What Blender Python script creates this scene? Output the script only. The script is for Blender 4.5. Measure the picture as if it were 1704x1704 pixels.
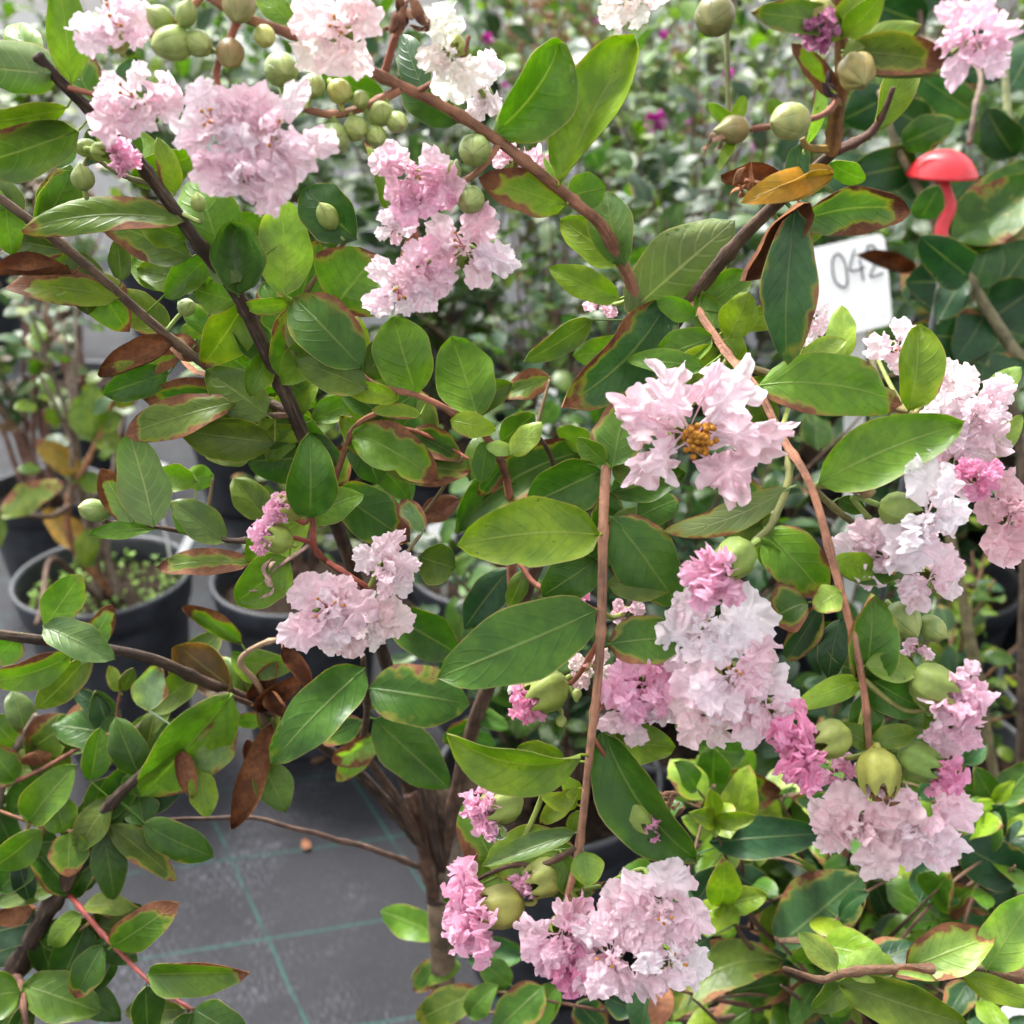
import bpy, math, random
from mathutils import Vector, Matrix, noise

for o in list(bpy.data.objects):
    bpy.data.objects.remove(o)
scene = bpy.context.scene
COL = scene.collection
rnd = random.Random(11)
U = rnd.uniform

# ---------------------------------------------------------------- camera
FPX = 1827.0                      # focal length in pixels of the 1704 px photograph
CAM = Vector((0, 0, 1.25))
PITCH = math.radians(25)
cam = bpy.data.cameras.new("camera")
cam.sensor_width = 36
cam.lens = 36 * FPX / 1704
cam.clip_start = 0.02
cam.clip_end = 400
cam.dof.use_dof = True
cam.dof.focus_distance = 0.54
cam.dof.aperture_fstop = 9.5
camo = bpy.data.objects.new("camera", cam)
camo.location = CAM
camo.rotation_euler = (math.pi / 2 - PITCH, 0, 0)
COL.objects.link(camo)
scene.camera = camo
CF = Vector((0, math.cos(PITCH), -math.sin(PITCH)))
CR = Vector((1, 0, 0))
CU = Vector((0, math.sin(PITCH), math.cos(PITCH)))

# ---------------------------------------------------------------- sky and sun (soft overcast daylight)
SUN_EL, SUN_AZ = math.radians(58), math.radians(-35)
world = bpy.data.worlds.new("World")
scene.world = world
world.use_nodes = True
wn, wl = world.node_tree.nodes, world.node_tree.links
wn.clear()
sky = wn.new("ShaderNodeTexSky")
sky.sky_type = 'NISHITA'
sky.sun_disc = False
sky.sun_elevation = SUN_EL
sky.sun_rotation = SUN_AZ
sky.air_density = 1.0
sky.dust_density = 4.0
hs = wn.new("ShaderNodeHueSaturation")
hs.inputs["Saturation"].default_value = 0.12     # cloud cover: almost neutral skylight
bgn = wn.new("ShaderNodeBackground")
bgn.inputs["Strength"].default_value = 0.105
wo = wn.new("ShaderNodeOutputWorld")
wl.new(sky.outputs[0], hs.inputs["Color"])
wl.new(hs.outputs[0], bgn.inputs["Color"])
wl.new(bgn.outputs[0], wo.inputs[0])
sl = bpy.data.lights.new("sun", 'SUN')
sl.energy = 1.5
sl.angle = math.radians(16)
sl.color = (1.0, 0.97, 0.92)
so = bpy.data.objects.new("sun", sl)
dv = Vector((math.sin(SUN_AZ) * math.cos(SUN_EL), math.cos(SUN_AZ) * math.cos(SUN_EL), math.sin(SUN_EL)))
so.rotation_euler = dv.to_track_quat('Z', 'Y').to_euler()
so.location = (0, 0, 6)
COL.objects.link(so)
scene.view_settings.view_transform = 'Standard'
scene.view_settings.look = 'None'
scene.view_settings.exposure = 2.35
scene.view_settings.gamma = 1
scene.render.resolution_x = scene.render.resolution_y = 1024
scene.render.engine = 'CYCLES'
scene.cycles.adaptive_threshold = .03
scene.cycles.max_bounces = 6
scene.cycles.diffuse_bounces = 3
scene.cycles.transmission_bounces = 4

# ---------------------------------------------------------------- pixel helpers
def P(px, py, zd):
    return CAM + zd * (CF + (px - 852) / FPX * CR + (852 - py) / FPX * CU)

def pix(v):
    d = v - CAM
    z = d.dot(CF)
    return 852 + d.dot(CR) / z * FPX, 852 - d.dot(CU) / z * FPX, z

def perp(d):
    a = Vector((0, 0, 1)) if abs(d.z) < .9 else Vector((1, 0, 0))
    s = d.cross(a).normalized()
    return s, d.cross(s).normalized()

# ---------------------------------------------------------------- object helpers
WLOC = {}
def empty(name, loc, label, cat, group=None):
    o = bpy.data.objects.new(name, None)
    o.empty_display_size = .05
    o.location = loc
    COL.objects.link(o)
    WLOC[o.name] = Vector(loc)
    tag(o, label, cat, group)
    return o

def tag(o, label=None, cat=None, group=None, kind=None):
    if label: o["label"] = label
    if cat: o["category"] = cat
    if group: o["group"] = group
    if kind: o["kind"] = kind
    return o

def put(name, me, parent=None, M=None, loc=None, color=None, kind=None):
    """link mesh as an object at world matrix M (or location), as a child of parent (parents are never rotated)"""
    o = bpy.data.objects.new(name, me)
    COL.objects.link(o)
    if M is None:
        M = Matrix.Translation(loc if loc is not None else Vector((0, 0, 0)))
    WLOC[o.name] = M.translation.copy()
    if parent is not None:
        o.parent = parent
        o.matrix_basis = Matrix.Translation(-WLOC[parent.name]) @ M
    else:
        o.matrix_basis = M
    if color: o.color = color
    if kind: o["kind"] = kind
    return o

class MB:
    """collects vertices / faces / uvs / material slots"""
    def __init__(s):
        s.v, s.f, s.m, s.uv = [], [], [], []
    def grid(s, rows, mi=0, uvs=None, flip=False):
        b = len(s.v); n = len(rows[0])
        for r in rows: s.v += [tuple(p) for p in r]
        if uvs is None:
            uvs = [[(j / max(1, n - 1), i / max(1, len(rows) - 1)) for j in range(n)] for i in range(len(rows))]
        for r in uvs: s.uv += r
        for i in range(len(rows) - 1):
            for j in range(n - 1):
                q = (b + i * n + j, b + i * n + j + 1, b + (i + 1) * n + j + 1, b + (i + 1) * n + j)
                s.f.append(q[::-1] if flip else q); s.m.append(mi)
    def tube(s, pts, rad, mi=0, sides=6, ridge=0.0, cap=True):
        rows, uvs = [], []
        n = len(pts); up = None; dist = 0
        for i, p in enumerate(pts):
            d = (pts[min(i + 1, n - 1)] - pts[max(i - 1, 0)])
            d = d.normalized() if d.length > 1e-9 else Vector((0, 0, 1))
            if up is None: up, _ = perp(d)
            up = (up - up.dot(d) * d).normalized()
            sd = d.cross(up)
            r = rad[i] if isinstance(rad, (list, tuple)) else rad
            if i: dist += (p - pts[i - 1]).length
            row = []
            for k in range(sides + 1):
                a = 2 * math.pi * k / sides
                rr = r * (1 + ridge * math.cos(4 * a))
                row.append(p + (math.cos(a) * up + math.sin(a) * sd) * rr)
            rows.append(row); uvs.append([(k / sides, dist * 20) for k in range(sides + 1)])
        if cap:
            rows = [[pts[0]] * (sides + 1)] + rows + [[pts[-1]] * (sides + 1)]
            uvs = [uvs[0]] + uvs + [uvs[-1]]
        s.grid(rows, mi, uvs)
    def lathe(s, prof, mi=0, seg=24, o=Vector((0, 0, 0)), ax=None, mod=None):
        ax = ax or Vector((0, 0, 1)); a1, a2 = perp(ax)
        rows = []
        for i, (r, h) in enumerate(prof):
            row = []
            for k in range(seg + 1):
                a = 2 * math.pi * k / seg
                rr, hh = (r, h) if mod is None else mod(r, h, a, i)
                row.append(o + ax * hh + (a1 * math.cos(a) + a2 * math.sin(a)) * rr)
            rows.append(row)
        s.grid(rows, mi)
    def box(s, c, sx, sy, sz, mi=0):
        b = len(s.v)
        for x in (-1, 1):
            for y in (-1, 1):
                for z in (-1, 1):
                    s.v.append((c[0] + x * sx / 2, c[1] + y * sy / 2, c[2] + z * sz / 2)); s.uv.append((0, 0))
        for q in ((0, 1, 3, 2), (4, 6, 7, 5), (0, 4, 5, 1), (2, 3, 7, 6), (0, 2, 6, 4), (1, 5, 7, 3)):
            s.f.append(tuple(b + k for k in q)); s.m.append(mi)
    def mesh(s, name, mats, smooth=True):
        me = bpy.data.meshes.new(name)
        me.from_pydata(s.v, [], s.f)
        for m in mats: me.materials.append(m)
        me.polygons.foreach_set("material_index", s.m)
        me.polygons.foreach_set("use_smooth", [smooth] * len(s.f))
        uvl = me.uv_layers.new(name="UVMap")
        li = [0] * len(me.loops)
        me.loops.foreach_get("vertex_index", li)
        flat = []
        for k in li: flat += s.uv[k]
        uvl.data.foreach_set("uv", flat)
        me.update()
        return me

def spline(pts, n=6):
    """Catmull-Rom through pts"""
    if len(pts) < 3:
        return [pts[0].lerp(pts[-1], i / n) for i in range(n + 1)]
    out = []
    for i in range(len(pts) - 1):
        p0 = pts[max(0, i - 1)]; p1 = pts[i]; p2 = pts[i + 1]; p3 = pts[min(len(pts) - 1, i + 2)]
        for k in range(n):
            t = k / n
            out.append(.5 * ((2 * p1) + (p2 - p0) * t + (2 * p0 - 5 * p1 + 4 * p2 - p3) * t * t + (3 * p1 - p0 - 3 * p2 + p3) * t ** 3))
    out.append(pts[-1].copy())
    return out

# ---------------------------------------------------------------- materials
def newmat(name):
    m = bpy.data.materials.new(name)
    m.use_nodes = True
    nt = m.node_tree
    nt.nodes.clear()
    return m, nt

class NB:
    """tiny node-building helper"""
    def __init__(s, nt): s.nt = nt
    def n(s, t, **kw):
        nd = s.nt.nodes.new(t)
        for k, v in kw.items(): setattr(nd, k, v)
        return nd
    def l(s, a, b): s.nt.links.new(a, b)
    def val(s, sock, v):
        if hasattr(v, "links"): s.l(v, sock)
        else: sock.default_value = v
    def math(s, op, a, b=None, c=None, clamp=False):
        nd = s.n("ShaderNodeMath", operation=op, use_clamp=clamp)
        s.val(nd.inputs[0], a)
        if b is not None: s.val(nd.inputs[1], b)
        if c is not None: s.val(nd.inputs[2], c)
        return nd.outputs[0]
    def mix(s, f, a, b, mode='MIX'):
        nd = s.n("ShaderNodeMix", data_type='RGBA', blend_type=mode)
        s.val(nd.inputs[0], f)
        s.val(nd.inputs[6], a if hasattr(a, "links") else (*a, 1)[:4])
        s.val(nd.inputs[7], b if hasattr(b, "links") else (*b, 1)[:4])
        return nd.outputs[2]
    def noise(s, vec, scale, detail=3, rough=.5, lac=2):
        nd = s.n("ShaderNodeTexNoise")
        nd.inputs["Scale"].default_value = scale
        nd.inputs["Detail"].default_value = detail
        nd.inputs["Roughness"].default_value = rough
        if vec is not None: s.l(vec, nd.inputs["Vector"])
        return nd.outputs[0]
    def ramp(s, f, lo, hi, a=0.0, b=1.0):
        nd = s.n("ShaderNodeMapRange", interpolation_type='SMOOTHSTEP')
        s.val(nd.inputs[0], f)
        for i, v in ((1, lo), (2, hi), (3, a), (4, b)): nd.inputs[i].default_value = v
        return nd.outputs[0]

def leaf_material(name, under, simple=False):
    m, nt = newmat(name); b = NB(nt)
    oi = b.n("ShaderNodeObjectInfo")
    uv = b.n("ShaderNodeUVMap"); uv.uv_map = "UVMap"
    sep = b.n("ShaderNodeSeparateXYZ"); b.l(uv.outputs[0], sep.inputs[0])
    tc = b.n("ShaderNodeTexCoord")
    geo = b.n("ShaderNodeNewGeometry")
    vec = geo.outputs["Position"]                          # plants do not move: one field over all leaves
    s = b.math('ABSOLUTE', b.math('MULTIPLY_ADD', sep.outputs[0], 2.0, -1.0))     # 0 midrib .. 1 margin
    v = sep.outputs[1]
    def noise3(scale, detail, rough):
        nd = b.n("ShaderNodeTexNoise"); nd.inputs["Scale"].default_value = scale
        nd.inputs["Detail"].default_value = detail; nd.inputs["Roughness"].default_value = rough
        b.l(vec, nd.inputs["Vector"])
        sp = b.n("ShaderNodeSeparateColor"); b.l(nd.outputs[1], sp.inputs[0])
        return sp.outputs
    nA = noise3(52, 2, .55); big, yln = nA[0], nA[1]
    if not simple: scn = noise3(24, 3, .6)[2]
    base = oi.outputs["Color"]
    c = b.mix(b.ramp(big, .30, .70), b.mix(1, base, (.62, .74, .62), 'MULTIPLY'), b.mix(1, base, (1.25, 1.25, 1.1), 'MULTIPLY'))
    yel = b.math('MULTIPLY', b.ramp(s, .1, 1.0, .25, 1), b.ramp(yln, .45, .68))
    c = b.mix(b.math('MULTIPLY', yel, .6), c, b.mix(1, base, (1.65, 1.40, .8), 'MULTIPLY'))
    ph = b.math('SUBTRACT', b.math('MULTIPLY', v, 7.0), b.math('MULTIPLY', b.math('POWER', s, 1.25), 2.0))
    fr = b.math('ABSOLUTE', b.math('SUBTRACT', b.math('FRACT', ph), .5))
    lat = b.math('MULTIPLY', b.ramp(fr, .0, .16, 1, 0), b.ramp(s, .6, .95, 1, 0))
    mid = b.ramp(s, .012, .06, 1, 0)
    if not simple:
        nB = noise3(330, 2, .6); fine, spk, brn = nB[0], nB[1], nB[2]
        c = b.mix(b.math('MULTIPLY', b.ramp(fine, .38, .66), .28), c, b.mix(1, base, (.50, .60, .45), 'MULTIPLY'))
    if under:
        c = b.mix(.40, c, (.33, .38, .19))
        c = b.mix(b.math('MULTIPLY', lat, .30), c, (.42, .45, .25))
        c = b.mix(b.math('MULTIPLY', mid, .7), c, (.47, .47, .25))
    else:
        c = b.mix(b.math('MULTIPLY', lat, .20), c, b.mix(1, base, (.45, .60, .50), 'MULTIPLY'))
        c = b.mix(b.math('MULTIPLY', mid, .45), c, b.mix(.5, base, (.42, .46, .16)))
    if not simple:
        # thin, broken tan rim
        rim = b.math('MULTIPLY', b.ramp(s, .955, .992), b.ramp(yln, .38, .60, .25, .75))
        c = b.mix(rim, c, (.42, .33, .12))
        # scorched patches creeping in from margin and tip, amount in object alpha
        edge = b.math('MAXIMUM', s, b.ramp(v, .55, 1.0))
        sc = b.math('ADD', b.math('MULTIPLY', edge, .40), b.math('MULTIPLY_ADD', fine, .12, b.math('MULTIPLY', scn, 1.35)))
        thr = b.math('MULTIPLY_ADD', oi.outputs["Alpha"], -.80, 1.36)
        dlt = b.math('SUBTRACT', sc, thr)
        br = b.ramp(dlt, 0, .07)
        bcol = b.mix(b.math('MULTIPLY', b.ramp(brn, .40, .66), .45), b.mix(b.ramp(big, .35, .65), (.15, .052, .022), (.30, .125, .05)), (.07, .028, .014))
        c = b.mix(b.math('MULTIPLY', b.ramp(dlt, -.07, .02), .6), c, (.34, .31, .05))
        c = b.mix(br, c, bcol)
        c = b.mix(b.math('MULTIPLY', b.ramp(spk, .70, .76), .6), c, (.06, .04, .015))
    pr = b.n("ShaderNodeBsdfPrincipled")
    b.l(c, pr.inputs["Base Color"])
    rg = b.math('MULTIPLY_ADD', big, .25, .60 if under else .27)
    b.l(b.math('ADD', rg, b.math('MULTIPLY', br, .35)) if not simple else rg, pr.inputs["Roughness"])
    pr.inputs["Specular IOR Level"].default_value = .25 if under else .42
    if not simple:
        bp = b.n("ShaderNodeBump")
        h = b.math('ADD', b.math('MULTIPLY', lat, -.28 if not under else .5), b.math('MULTIPLY', mid, -.6 if not under else 1.2))
        h = b.math('ADD', h, b.math('MULTIPLY', b.noise(vec, 120, 1), 1.6))
        b.l(h, bp.inputs["Height"])
        bp.inputs["Strength"].default_value = .6
        bp.inputs["Distance"].default_value = .0007
        b.l(bp.outputs[0], pr.inputs["Normal"])
    tr = b.n("ShaderNodeBsdfTranslucent")
    b.l(b.mix(1, c, (1.7, 1.8, .6), 'MULTIPLY'), tr.inputs["Color"])
    mx = b.n("ShaderNodeMixShader")
    if simple: mx.inputs[0].default_value = .32
    else: b.l(b.math('MULTIPLY_ADD', br, -.25, .42), mx.inputs[0])
    b.l(pr.outputs[0], mx.inputs[1]); b.l(tr.outputs[0], mx.inputs[2])
    out = b.n("ShaderNodeOutputMaterial")
    b.l(mx.outputs[0], out.inputs[0])
    return m

def bud_material():
    """green calyx skin with six dark seams meeting in a star at the tip"""
    m, nt = newmat("bud_with_seams"); b = NB(nt)
    oi = b.n("ShaderNodeObjectInfo"); tc = b.n("ShaderNodeTexCoord")
    uv = b.n("ShaderNodeUVMap"); uv.uv_map = "UVMap"
    sep = b.n("ShaderNodeSeparateXYZ"); b.l(uv.outputs[0], sep.inputs[0])
    n1 = b.noise(tc.outputs["Object"], 130, 3, .6)
    base = oi.outputs["Color"]
    c = b.mix(b.ramp(n1, .3, .7), b.mix(1, base, (.72, .78, .7), 'MULTIPLY'), b.mix(1, base, (1.35, 1.25, 1.2), 'MULTIPLY'))
    c = b.mix(b.ramp(sep.outputs[1], .55, 1.0, 0, .35), c, (.40, .40, .14))
    k = b.math('ABSOLUTE', b.math('SUBTRACT', b.math('FRACT', b.math('MULTIPLY', sep.outputs[0], 6.0)), .5))
    seam = b.math('MULTIPLY', b.ramp(k, .015, .06, 1, 0), b.ramp(sep.outputs[1], .45, .8))
    c = b.mix(b.math('MULTIPLY', seam, .45), c, b.mix(1, base, (.42, .36, .3), 'MULTIPLY'))
    c = b.mix(b.math('MULTIPLY', b.ramp(b.noise(tc.outputs["Object"], 260, 2), .64, .72), .5), c, (.20, .11, .05))
    pr = b.n("ShaderNodeBsdfPrincipled"); b.l(c, pr.inputs["Base Color"])
    pr.inputs["Roughness"].default_value = .45; pr.inputs["Specular IOR Level"].default_value = .4
    bp = b.n("ShaderNodeBump"); b.l(b.math('ADD', b.math('MULTIPLY', seam, -.5), b.math('MULTIPLY', n1, .6)), bp.inputs["Height"])
    bp.inputs["Strength"].default_value = .6; bp.inputs["Distance"].default_value = .0008
    b.l(bp.outputs[0], pr.inputs["Normal"])
    out = b.n("ShaderNodeOutputMaterial"); b.l(pr.outputs[0], out.inputs[0])
    return m

def petal_material():
    m, nt = newmat("petal"); b = NB(nt)
    oi = b.n("ShaderNodeObjectInfo")
    uv = b.n("ShaderNodeUVMap"); uv.uv_map = "UVMap"
    sep = b.n("ShaderNodeSeparateXYZ"); b.l(uv.outputs[0], sep.inputs[0])
    tc = b.n("ShaderNodeTexCoord")
    off = b.n("ShaderNodeVectorMath", operation='MULTIPLY_ADD')
    cmb = b.n("ShaderNodeCombineXYZ")
    rr = b.math('MULTIPLY', oi.outputs["Random"], 37.0)
    for i in range(3): b.l(rr, cmb.inputs[i])
    b.l(tc.outputs["Object"], off.inputs[0]); off.inputs[1].default_value = (1, 1, 1); b.l(cmb.outputs[0], off.inputs[2])
    vec = off.outputs[0]
    nz = b.noise(vec, 4.5, 4, .6)
    base = oi.outputs["Color"]
    c = b.mix(b.ramp(nz, .35, .7), base, b.mix(.35, base, (.95, .86, .92)))
    # deeper pink towards the claw and faint radial veins, amount in object alpha
    claw = b.ramp(b.math('MULTIPLY_ADD', nz, .25, sep.outputs[1]), .16, .55, 1, 0)
    c = b.mix(b.math('MULTIPLY', claw, oi.outputs["Alpha"]), c, (.74, .17, .38))
    vein = b.math('ABSOLUTE', b.math('SUBTRACT', b.math('FRACT', b.math('MULTIPLY_ADD', sep.outputs[0], 15.0, b.math('MULTIPLY', nz, 1.4))), .5))
    c = b.mix(b.math('MULTIPLY', b.ramp(vein, 0, .22, 1, 0), .07), c, b.mix(1, c, (.86, .55, .72), 'MULTIPLY'))
    # bruised tan specks
    c = b.mix(b.math('MULTIPLY', b.ramp(b.noise(vec, 11, 3, .6), .68, .75), .45), c, (.42, .22, .12))
    pr = b.n("ShaderNodeBsdfPrincipled")
    b.l(c, pr.inputs["Base Color"])
    pr.inputs["Roughness"].default_value = .55
    pr.inputs["Specular IOR Level"].default_value = .3
    bp = b.n("ShaderNodeBump")
    b.l(b.math('ADD', b.noise(vec, 9, 4, .6), b.math('MULTIPLY', vein, .3)), bp.inputs["Height"])
    bp.inputs["Strength"].default_value = .45; bp.inputs["Distance"].default_value = .002
    b.l(bp.outputs[0], pr.inputs["Normal"])
    tr = b.n("ShaderNodeBsdfTranslucent"); b.l(c, tr.inputs["Color"])
    mx = b.n("ShaderNodeMixShader"); mx.inputs[0].default_value = .5
    b.l(pr.outputs[0], mx.inputs[1]); b.l(tr.outputs[0], mx.inputs[2])
    out = b.n("ShaderNodeOutputMaterial"); b.l(mx.outputs[0], out.inputs[0])
    return m

def tinted(name, rough=.6, sc=60, lo=.6, hi=1.35, spec=.35, bump=.4, bsc=250, dist=.0006, streak=None, trans=0):
    """object colour broken up by noise"""
    m, nt = newmat(name); b = NB(nt)
    oi = b.n("ShaderNodeObjectInfo"); tc = b.n("ShaderNodeTexCoord")
    vec = tc.outputs["Object"]
    if streak:
        uv = b.n("ShaderNodeUVMap"); uv.uv_map = "UVMap"
        mp = b.n("ShaderNodeMapping"); mp.inputs["Scale"].default_value = streak
        b.l(uv.outputs[0], mp.inputs[0]); sv = mp.outputs[0]
    n1 = b.noise(vec, sc, 4, .6)
    c = b.mix(b.ramp(n1, .3, .72), b.mix(1, oi.outputs["Color"], (lo,) * 3, 'MULTIPLY'), b.mix(1, oi.outputs["Color"], (hi, hi * .97, hi * .93), 'MULTIPLY'))
    n2 = b.noise(vec, bsc, 3, .6)
    if streak:
        n3 = b.noise(sv, 1, 4, .65)
        c = b.mix(b.math('MULTIPLY', b.ramp(n3, .5, .68), .55), c, b.mix(.5, oi.outputs["Color"], (.34, .26, .17)))
        c = b.mix(b.math('MULTIPLY', b.ramp(n3, .44, .34), .5), c, (.035, .02, .013))
        n2 = b.math('ADD', n2, n3)
    pr = b.n("ShaderNodeBsdfPrincipled")
    b.l(c, pr.inputs["Base Color"]); pr.inputs["Roughness"].default_value = rough
    pr.inputs["Specular IOR Level"].default_value = spec
    bp = b.n("ShaderNodeBump"); b.l(n2, bp.inputs["Height"])
    bp.inputs["Strength"].default_value = bump; bp.inputs["Distance"].default_value = dist
    b.l(bp.outputs[0], pr.inputs["Normal"])
    out = b.n("ShaderNodeOutputMaterial")
    if trans:
        tr = b.n("ShaderNodeBsdfTranslucent"); b.l(c, tr.inputs["Color"])
        mx = b.n("ShaderNodeMixShader"); mx.inputs[0].default_value = trans
        b.l(pr.outputs[0], mx.inputs[1]); b.l(tr.outputs[0], mx.inputs[2]); b.l(mx.outputs[0], out.inputs[0])
    else:
        b.l(pr.outputs[0], out.inputs[0])
    return m

def plain(name, col, rough=.5, spec=.5, sc=40, var=.25, bump=.1, trans=0):
    m, nt = newmat(name); b = NB(nt)
    tc = b.n("ShaderNodeTexCoord")
    n1 = b.noise(tc.outputs["Object"], sc, 4, .6)
    c = b.mix(b.ramp(n1, .3, .7), tuple(k * (1 - var) for k in col), tuple(min(1, k * (1 + var)) for k in col))
    pr = b.n("ShaderNodeBsdfPrincipled")
    b.l(c, pr.inputs["Base Color"]); pr.inputs["Roughness"].default_value = rough
    pr.inputs["Specular IOR Level"].default_value = spec
    bp = b.n("ShaderNodeBump"); b.l(b.noise(tc.outputs["Object"], sc * 6, 3), bp.inputs["Height"])
    bp.inputs["Strength"].default_value = bump; bp.inputs["Distance"].default_value = .001
    b.l(bp.outputs[0], pr.inputs["Normal"])
    out = b.n("ShaderNodeOutputMaterial"); b.l(pr.outputs[0], out.inputs[0])
    if trans:
        tr = b.n("ShaderNodeBsdfTranslucent"); b.l(c, tr.inputs["Color"])
        mx = b.n("ShaderNodeMixShader"); mx.inputs[0].default_value = trans
        b.l(pr.outputs[0], mx.inputs[1]); b.l(tr.outputs[0], mx.inputs[2]); b.l(mx.outputs[0], out.inputs[0])
    return m

def ground_material():
    """woven black weed-control fabric with green marker threads"""
    m, nt = newmat("woven_ground_fabric"); b = NB(nt)
    tc = b.n("ShaderNodeTexCoord")
    mp = b.n("ShaderNodeMapping"); mp.inputs["Rotation"].default_value = (0, 0, math.radians(-20))
    b.l(tc.outputs["Object"], mp.inputs[0])
    sep = b.n("ShaderNodeSeparateXYZ"); b.l(mp.outputs[0], sep.inputs[0])
    x, y = sep.outputs[0], sep.outputs[1]
    big = b.noise(mp.outputs[0], 2.2, 4, .6)
    med = b.noise(mp.outputs[0], 14, 4, .6)
    # warp tapes: short bright dashes along y, patchy
    ms = b.n("ShaderNodeMapping"); ms.inputs["Scale"].default_value = (430, 60, 1)
    b.l(mp.outputs[0], ms.inputs[0])
    st = b.noise(ms.outputs[0], 1, 2, .5)
    wx = b.math('ABSOLUTE', b.math('SUBTRACT', b.math('FRACT', b.math('MULTIPLY', x, 330)), .5))
    wy = b.math('ABSOLUTE', b.math('SUBTRACT', b.math('FRACT', b.math('MULTIPLY', y, 200)), .5))
    base = b.mix(b.ramp(big, .3, .7), (.0095, .0098, .0125), (.0165, .017, .0215))
    base = b.mix(b.math('MULTIPLY', b.ramp(med, .4, .7), .4), base, (.021, .0216, .026))
    dash = b.math('MULTIPLY', b.ramp(st, .48, .66), b.ramp(b.noise(mp.outputs[0], 5.5, 3, .6), .46, .66, .12, 1))
    base = b.mix(b.math('MULTIPLY', dash, .75), base, (.085, .087, .104))
    base = b.mix(b.math('MULTIPLY', b.ramp(wy, .36, .48), .35), base, (.03, .03, .032))
    # dust and grit
    base = b.mix(b.math('MULTIPLY', b.ramp(b.noise(mp.outputs[0], 90, 3, .7), .72, .76), .5), base, (.16, .13, .10))
    # green marker threads
    so_ = b.n("ShaderNodeSeparateXYZ"); b.l(tc.outputs["Object"], so_.inputs[0])
    skx = b.math('ADD', b.math('MULTIPLY', so_.outputs[0], .875), b.math('MULTIPLY', so_.outputs[1], .485))   # the fabric lies skewed
    jx = b.math('MULTIPLY_ADD', b.noise(mp.outputs[0], 5, 2), .012, skx)
    sky_ = b.math('ADD', b.math('MULTIPLY', so_.outputs[0], -.2096), b.math('MULTIPLY', so_.outputs[1], .978))
    jy = b.math('MULTIPLY_ADD', b.noise(mp.outputs[0], 4, 2), .012, sky_)
    gx = b.math('ABSOLUTE', b.math('SUBTRACT', b.math('FRACT', b.math('MULTIPLY_ADD', jx, 1 / .242, GX)), .5))
    gy = b.math('ABSOLUTE', b.math('SUBTRACT', b.math('FRACT', b.math('MULTIPLY_ADD', jy, 1 / .18, GY)), .5))
    lx = b.ramp(gx, .0055, .0105, 1, 0)
    ly = b.ramp(gy, .007, .014, 1, 0)
    ln = b.math('MAXIMUM', lx, ly)
    ln = b.math('MULTIPLY', ln, b.ramp(b.noise(ms.outputs[0], .35, 2), .3, .6, .35, 1))
    base = b.mix(b.math('MULTIPLY', ln, .8), base, (.014, .072, .058))
    pr = b.n("ShaderNodeBsdfPrincipled"); b.l(base, pr.inputs["Base Color"])
    b.l(b.math('MULTIPLY_ADD', med, .3, .55), pr.inputs["Roughness"]); pr.inputs["Specular IOR Level"].default_value = .2
    bp = b.n("ShaderNodeBump")
    b.l(b.math('ADD', b.math('MULTIPLY', b.math('ADD', wx, wy), .6), b.math('MULTIPLY', b.noise(mp.outputs[0], 12, 2), 2.5)), bp.inputs["Height"])
    bp.inputs["Strength"].default_value = .5; bp.inputs["Distance"].default_value = .002
    b.l(bp.outputs[0], pr.inputs["Normal"])
    out = b.n("ShaderNodeOutputMaterial"); b.l(pr.outputs[0], out.inputs[0])
    return m
GX, GY = .372, .545

M_TOP = leaf_material("leaf_upper_side", False)
M_UND = leaf_material("leaf_lower_side", True)
M_SIMPLE = leaf_material("distant_leaf", False, True)
M_BUDS = bud_material()
M_PET = petal_material()
M_STEM = tinted("green_stem", .55, 90, .7, 1.3)
M_BARK = tinted("bark", .75, 70, .55, 1.5, bump=.8, bsc=300, dist=.0012, streak=(9, 1.6, 1))
M_BUD = tinted("bud_skin", .5, 70, .75, 1.25, spec=.4, bump=.25, trans=.12)
M_CAL = tinted("calyx_skin", .55, 80, .7, 1.25, trans=.12)
M_ANT = plain("anther_pollen", (.42, .18, .025), .8, .2, 400, .4, .6)
M_FIL = plain("filament_red", (.45, .08, .11), .5, .4, 200, .3)
M_GREEN = plain("green_flower_stalk", (.06, .12, .03), .6, .3, 80, .3)
M_DRY = tinted("dry_petal", .85, 150, .4, 1.5, spec=.2, bump=.8, trans=.15)
M_POT = plain("pot_plastic", (.030, .033, .040), .42, .5, 25, .35, .25)
M_SOIL = plain("potting_soil", (.020, .013, .009), .95, .1, 120, .7, 1)
M_WHITE = plain("white_plastic", (.88, .88, .88), .4, .5, 30, .05, .05, trans=.1)
M_INK = plain("marker_ink", (.05, .05, .06), .6, .3, 100, .2)
M_RED = plain("red_painted_plastic", (.60, .022, .032), .38, .5, 120, .12, .3)
M_GROUND = ground_material()
# ---------------------------------------------------------------- plant kit
TINT = dict(
    g=(.140, .258, .017), d=(.066, .158, .016), y=(.210, .305, .018), l=(.30, .41, .095), p=(.150, .240, .080),
    o=(.480, .270, .030), b=(.20, .08, .035), v=(.125, .190, .026), w=(.42, .50, .36), k=(.026, .080, .030),
    q=(.058, .140, .052), n=(.16, .085, .04), x=(.25, .13, .085))

def tint(k, j=.16):
    c = TINT[k]; m = 1 + U(-j, j); h = U(-j, j) * .6
    return [max(.004, c[0] * m * (1 + h)), max(.004, c[1] * m), max(.004, c[2] * m * (1 - h))]

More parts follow.
